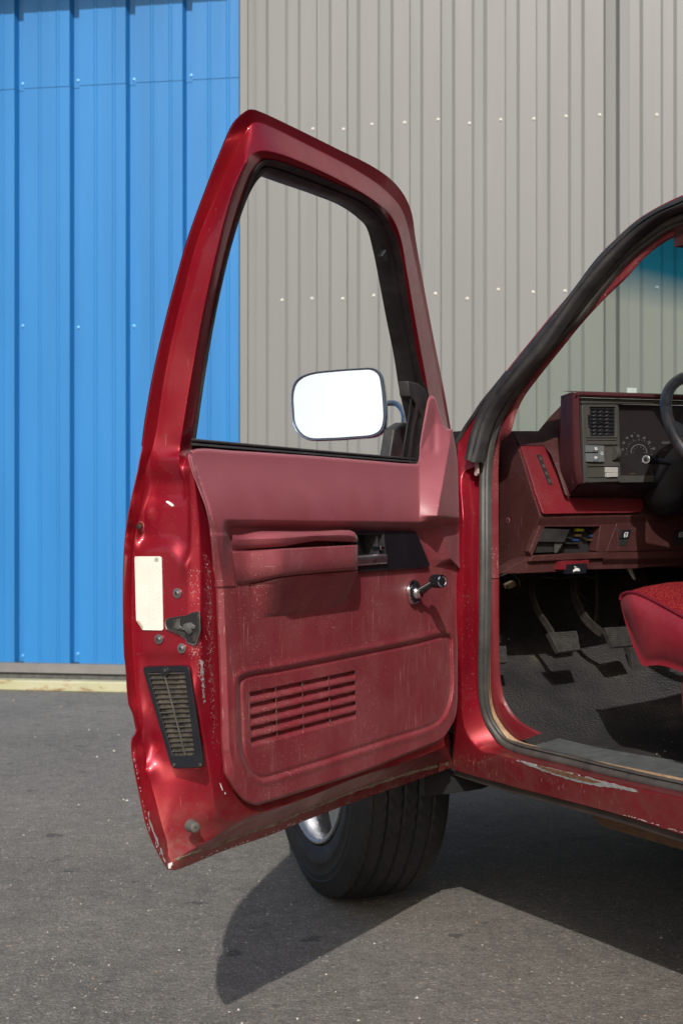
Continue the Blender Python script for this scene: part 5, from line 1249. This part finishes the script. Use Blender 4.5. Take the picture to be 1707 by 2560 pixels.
# ================================================================ SETTING
# ground
m, nt, b = newmat('asphalt'); g = NG(nt)
big = g.ramp(g.noise(1.1, 5, .6), [(.3, (.142, .132, .115)), (.7, (.198, .182, .156))])
fine = g.ramp(g.noise(170, 5, .8), [(.30, .35), (.70, 1.65)])
mid = g.mix(1., g.ramp(g.noise(14, 5, .7), [(.3, .80), (.7, 1.2)]), g.ramp(g.noise(55, 4, .7), [(.32, .72), (.68, 1.28)]), 'MULTIPLY')
col = g.mix(1., g.mix(1., big, mid, 'MULTIPLY'), fine, 'MULTIPLY')
vs = g.voro(62, out='Color'); vd = g.voro(62)
hue = g.sep(vs)
st = g.math('MULTIPLY', g.ramp(vd, [(.22, 1.), (.34, 0.)]), g.ramp(hue[0], [(.86, 0.), (.88, 1.)]))
stc = g.ramp(hue[1], [(0., (.30, .28, .25)), (.5, (.36, .33, .28)), (.75, (.28, .20, .14)), (1., (.44, .42, .38))])
col = g.mix(st, col, stc)
vd2 = g.voro(140); vc2 = g.sep(g.voro(140, out='Color')); st2 = g.math('MULTIPLY', g.ramp(vd2, [(.3, .8), (.45, 0.)]), g.ramp(vc2[0], [(.86, 0.), (.9, 1.)])); col = g.mix(st2, col, g.ramp(vc2[1], [(0, (.26, .25, .24)), (1, (.38, .34, .29))]))
dk = g.math('MULTIPLY', g.ramp(g.noise(3.1, 4, .6), [(.62, 0.), (.72, .4)]), 1.0); col = g.mix(dk, col, (.04, .04, .042))
stn = g.ramp(g.noise(9., 3, .5), [(.67, 0.), (.71, .55)]); col = g.mix(stn, col, (.035, .035, .035))
tanp = g.ramp(g.noise(.55, 4, .6), [(.55, 0.), (.75, .35)]); col = g.mix(tanp, col, (.17, .145, .115))
nt.links.new(col, b.inputs['Base Color']); sock(b, 'Roughness', .85); sock(b, 'Specular IOR Level', .35)
hgt = g.math('ADD', g.noise(190, 5, .7), g.math('MULTIPLY', g.voro(150), .8))
nt.links.new(g.bump(hgt, .7, .004), b.inputs['Normal'])
ASPH = m
mb = MB(); mb.add([(-300, -300, 0), (300, -300, 0), (300, 300, 0), (-300, 300, 0)], [(0, 1, 2, 3)])
mb.build('ground', ASPH, None, kind='structure')

# buildings: wall direction d (to the right), facing normal f
th = math.radians(9.65)
WD = A3(math.cos(th), -math.sin(th), 0); WF = A3(-math.sin(th), -math.cos(th), 0)
def wallpt(px, depth_off=0):
    """s along the blue wall at pixel column px"""
    P0 = A3(-2.06, 8.55, 0); c = P0 @ WF + depth_off; d = ray(px, CY); s = (c - CAM @ WF) / (d @ WF); return (CAM + d * s) 
P0 = A3(-2.06, 8.55, 0)
def S(px, off=0): return (wallpt(px, off) - P0) @ WD
def wp(s, o, z): return P0 + WD * s + WF * o + Zv * z

def wall_mat(name, base, vary=.05, streak=.10, rough=.42):
    m, nt, b = newmat(name); g = NG(nt)
    n1 = g.noise(1., 5, .6, g.vec((5, 5, .35))); n2 = g.noise(1.2, 4)
    col = g.ramp(n1, [(.3, tuple(c * (1 - streak) for c in base)), (.7, tuple(c * (1 + streak) for c in base))])
    col = g.mix(g.ramp(n2, [(.3, 0.), (.7, .25)]), col, tuple(min(1, c * 1.12 + .01) for c in base))
    sm = g.ramp(g.noise(1., 7, .7, g.vec((30, 30, 3))), [(.6, 0.), (.8, .12)]); col = g.mix(sm, col, tuple(c * .6 for c in base))
    g.l(col, b.inputs['Base Color']); sock(b, 'Roughness', rough); sock(b, 'Specular IOR Level', .4)
    g.l(g.bump(g.noise(1., 2, .5, g.vec((6, 6, .7))), .12, .02), b.inputs['Normal']); return m
BLUE = wall_mat('blue_wall_paint', (.020, .183, .465)); GREYW = wall_mat('grey_wall_paint', (.200, .203, .201), streak=.06)
BLUEL = wall_mat('blue_trim_paint', (.05, .22, .6))

# blue building -------------------------------------------------
sE = S(598)                                      # right end of the blue wall
PITCH = (S(175) - S(37))
s_r0 = S(37)                                     # left foot of one rib
bb = empty('blue_building', wp(-3, 0, 0), label='bright blue ribbed metal building left of the grey one', category='building')
def corrug(s0, s1, rib_s, prof, z0, z1, off, mi_mat, name, parent):
    pass
prof = [(0, 0), (.013, -.045), (.053, -.045), (.060, 0), (.150, 0), (.156, .004), (.166, .004), (.172, 0), (.262, 0), (.268, .004), (.278, .004), (.284, 0)]
pts = []
k = -14
while True:
    base = s_r0 + k * PITCH
    if base > sE: break
    for s, o in prof:
        ss = base + s * PITCH / .345
        if ss < sE: pts.append((ss, o))
    k += 1
pts.append((sE, 0.))
zl = 1.05 + 1070 / FPX * 8.47
zg0 = .15
mb = MB()
for (z0, z1, o0) in ((zg0, zl, 0), (zl - .012, 7.2, .0035)):
    mb.grid(np.array([[wp(s, o + o0, z) for s, o in pts] for z in (z0, z1)]), 0, flip=False)
mb.grid(np.array([[wp(s, o + q_, zl - .012) for s, o in pts] for q_ in (.0035, 0)]), 0)
mb.grid(np.array([[wp(sE, o, z) for o in (0, -6)] for z in (0, 7.2)]), 0); mb.grid(np.array([[wp(pts[0][0], o, z) for o in (0, -6)] for z in (0, 7.2)]), 0)
mb.build('wall_panels', BLUE, bb, sharp=20)
mb = MB(); mb.box(wp((pts[0][0] + sE) / 2, -.2, 7.25), WD * (sE - pts[0][0]) / 2, WF * .0 + Zv * .06, WF * 6.2 * 0 + WF * .2, 0)
mb.build('parapet_cap', BLUEL, bb)
zsh = 4.03                                       # where the eave shadow falls on the wall
ov = .55; ze = zsh + ov * math.tan(math.radians(34.65)) / math.cos(math.radians(9.65 - 3.8))
mb = MB(); mb.box(wp((pts[0][0] + sE) / 2, ov / 2, ze + .06), WD * (sE - pts[0][0]) / 2, WF * ov / 2, Zv * .06, 0)
mb.build('canopy', BLUEL, bb, bevel=.01)
mb = MB()
mb.prism([wp(pts[0][0], .052, .095), wp(sE - .001, .052, .095), wp(sE - .001, .052, .150), wp(pts[0][0], .052, .150)], -WF * .05, 0)
mb.prism([wp(pts[0][0], .030, .03), wp(sE - .001, .030, .03), wp(sE - .001, .030, .094), wp(pts[0][0], .030, .094)], -WF * .03, 1)
mb.prism([wp(pts[0][0], .0, .0), wp(sE - .001, .0, .0), wp(sE - .001, .0, .03), wp(pts[0][0], .0, .03)], -WF * .03, 1)
mb.build('base_flashing', [simple('grey_flashing', (.18, .175, .17), .5, var=.1), simple('concrete_foot', (.10, .10, .095), .9, var=.3, vscale=30)], bb)
SCRB = simple('blue_screw_paint', (.10, .35, .7), .35, metal=.3); SCRW = simple('white_screw_cap', (.55, .54, .50), .5)
def screwmesh(mat_, r, name):
    mb = MB(); mb.lathe((0, 0, 0), WF, [(0, r * 1.5), (.0015, r * 1.45), (.002, r), (.006, r * .95), (.0075, r * .5), (.0078, 0)], 0, 12)
    o = mb.build(name, mat_, None); return o
def place(proto, pos, parent, first):
    o = proto if first else proto.copy()
    if not first: COL.objects.link(o)
    o.parent = parent; o.location = Vector(pos) - parent.location; return o
pr = screwmesh(SCRB, .0085, 'wall_screw'); first = True
for zz in (1.05 + 1078 / FPX * 8.5, 1.05 + 463 / FPX * 8.5, .185):
    for kk in range(-3, 5):
        ss = s_r0 + kk * PITCH + .036 * PITCH / .345
        if ss < sE: place(pr, wp(ss + rng.normal(0, .002), -.045 + (.0035 if zz > zl else 0), zz + rng.normal(0, .006)), bb, first); first = False

# grey building -------------------------------------------------
gb = empty('grey_building', wp(3, .06, 0), label='grey corrugated metal building with white screw heads, taller than the blue one', category='building')
GO = .06
sG = S(600, GO)
gp = []; screws_s = []
GP = S(900, GO) - S(823, GO)
s = S(601, GO); gp.append((sG, GO - .06)); gp.append((sG, GO)); 
# end trim
gp += [(sG + .045, GO), (sG + .048, GO - .012), (sG + .075, GO - .012)]
base = S(640, GO); gap0, gap1 = S(1513, GO), S(1548, GO); kk = 0
while base < S(1707, GO) + 3.2:
    j = (hash((kk * 7919) % 13) % 5 - 2) * .002
    p5 = [(0, -.009), (.004, -.011), (.056, -.010), (.068, -.003), (.074, 0), (.094, 0), (.128, 0), (.160, .0)]
    if kk % 4 == 3: p5 = [(0, -.009), (.005, -.011), (.050, -.010), (.064, -.003), (.072, 0), (.096, 0), (.130, 0), (.162, .0)]
    if gap0 - .10 < base < gap0 + .02:
        gp += [(gap0 - .012, GO), (gap0, GO - .055), (gap1 - .02, GO - .045), (gap1, GO)]; base = gap1 + .05; kk += 1; continue
    for s_, o_ in p5: gp.append((base + (s_ + (j if 0 < s_ < .1 else 0)) * GP / .167, GO + o_))
    screws_s.append(base + .140 * GP / .167); base += GP * (1 + (.03 if kk % 3 == 0 else -.015)); kk += 1
gp.append((gp[-1][0] + .02, GO - .022)); sGE = gp[-1][0]
mb = MB(); mb.grid(np.array([[wp(s, o, z) for s, o in gp] for z in (.04, 9.0)]), 0)
mb.grid(np.array([[wp(sG, o, z) for o in (GO, -8)] for z in (0, 9.)]), 0, flip=True); mb.grid(np.array([[wp(sGE, o, z) for o in (GO, -8)] for z in (0, 9.)]), 0)
mb.build('wall_panels', GREYW, gb, sharp=14)
mb = MB(); mb.box(wp((sG + sGE) / 2, -.1, 9.06), WD * (sGE - sG) / 2, WF * .3, Zv * .06); mb.build('parapet_cap', simple('grey_cap', (.2, .2, .19), .5), gb)
pr = screwmesh(SCRW, .0065, 'wall_screw'); first = True
for zz, lim in ((1.05 + 955 / FPX * 8.2, 40), (1.05 + 532 / FPX * 8.2, 40)):
    for i, ss in enumerate(screws_s[:22]):
        if zz < 3 and rng.random() < .06 and i > 6: continue
        if zz > 3 and i == 0: continue
        place(pr, wp(ss + rng.normal(0, .008), GO, zz + rng.normal(0, .012)), gb, first); first = False

# unseen wing wall, added to darken reflections and block sky light from the right
def gw(d, z): return wp(sGE + .3, GO + d, z)
ds_ = []
dd_ = 0.
while dd_ < 15: ds_ += [(dd_, 0), (dd_ + .01, .02), (dd_ + .10, .02), (dd_ + .11, 0)]; dd_ += .17
mb = MB(); mb.grid(np.array([[gw(d_, z) - WD * o_ for d_, o_ in ds_] for z in (0, 3.7)]), 0); mb.grid(np.array([[gw(0, z) - WD * k_ for k_ in (.4, 0)] for z in (0, 9.)]), 0); mb.build('added_blocker_wing', GREYW, gb, sharp=14)
# yellow rusty pipe along the wall foot
mb = MB(); PIPE = None
m, nt, b = newmat('yellow_paint_rusting'); g = NG(nt)
ru = g.ramp(g.noise(1., 7, .7, g.vec((7, 7, 26))), [(.54, 0.), (.66, .9)]); col = g.mix(ru, g.ramp(g.noise(5, 3), [(.3, (.38, .38, .22)), (.7, (.46, .45, .30))]), g.ramp(g.noise(60, 5), [(.3, (.16, .06, .02)), (.7, (.36, .17, .07))]))
g.l(col, b.inputs['Base Color']); sock(b, 'Roughness', .7); g.l(g.bump(g.noise(80, 4), .4, .003), b.inputs['Normal'])
s0 = S(-400); s1 = sG - .02
mb.prism([wp(s0, .16, .0), wp(s1, .16, .0), wp(s1, .16, .062), wp(s0, .16, .062)], -WF * .09, 0)
rl = mb.build('kerb_rail', m, None, origin=wp((s0 + s1) / 2, .11, 0), bevel=.008, label='pale yellow rust-streaked steel rail along the foot of the blue wall', category='rail')

# loose grit lying on the asphalt
mb = MB()
for i in range(240):
    gx, gy = rng.uniform(150, 1700), rng.uniform(1790, 2600) if i % 3 else rng.uniform(0, 300); 
    if not i % 3: gx, gy = rng.uniform(-50, 900), rng.uniform(1740, 2560)
    p = pZ(gx, gy, 0.); r0 = rng.uniform(.0012, .0034) * (1.6 if p[1] > 4.5 else 1)
    k = 6; ring_ = [p + np.array([math.cos(2 * math.pi * j / k) * r0 * rng.uniform(.7, 1.3), math.sin(2 * math.pi * j / k) * r0 * rng.uniform(.7, 1.3), 0]) for j in range(k)]
    up = [q_ * .6 + p * .4 + Zv * r0 * rng.uniform(.5, .9) for q_ in ring_]
    mb.add(ring_ + up, [(j, (j + 1) % k, k + (j + 1) % k, k + j) for j in range(k)] + [tuple(k + j for j in range(k))], int(rng.integers(0, 3)))
mb.build('loose_grit', [simple('pale_grit', (.50, .47, .42), .8), simple('grey_grit', (.30, .29, .27), .8), simple('brown_grit', (.30, .20, .13), .8)], None, kind='stuff')
# ================================================================ camera, light
cam = bpy.data.cameras.new('camera'); co = bpy.data.objects.new('camera', cam); COL.objects.link(co)
co.location = CAM; co.rotation_euler = (math.radians(90), 0, 0)
cam.sensor_fit = 'VERTICAL'; cam.sensor_height = 36; cam.lens = 36 * FPX / 2560; cam.clip_end = 2000
cam.dof.use_dof = True; cam.dof.focus_distance = 2.95; cam.dof.aperture_fstop = 9
sc.camera = co
SAZ = math.atan2(-.0957, -1.4444)               # direction TO the sun in plan
EL = math.atan2(1, math.hypot(.0957, 1.4444))
tosun = Vector((math.cos(EL) * -.0957 / 1.4476, math.cos(EL) * -1.4444 / 1.4476, math.sin(EL)))
sl = bpy.data.lights.new('sun', 'SUN'); so = bpy.data.objects.new('sun', sl); COL.objects.link(so)
sl.energy = 3.5; sl.angle = math.radians(.5); sl.color = (1, .965, .92); so.rotation_euler = tosun.to_track_quat('Z', 'Y').to_euler()
wd = bpy.data.worlds.new('World'); sc.world = wd; wd.use_nodes = True; nt = wd.node_tree
sky = nt.nodes.new('ShaderNodeTexSky'); sky.sky_type = 'NISHITA'; sky.sun_disc = False
sky.sun_elevation = EL; sky.sun_rotation = math.atan2(tosun.x, tosun.y); sky.air_density = 1.2; sky.dust_density = 3.0; sky.ozone_density = 1
bg = nt.nodes['Background']; bg.inputs[1].default_value = .125; nt.links.new(sky.outputs[0], bg.inputs[0])
sc.view_settings.view_transform = 'Standard'; sc.view_settings.look = 'None'; sc.view_settings.exposure = 0; sc.view_settings.gamma = 1
sc.cycles.max_bounces = 8; sc.cycles.transparent_max_bounces = 12; sc.cycles.use_denoising = True
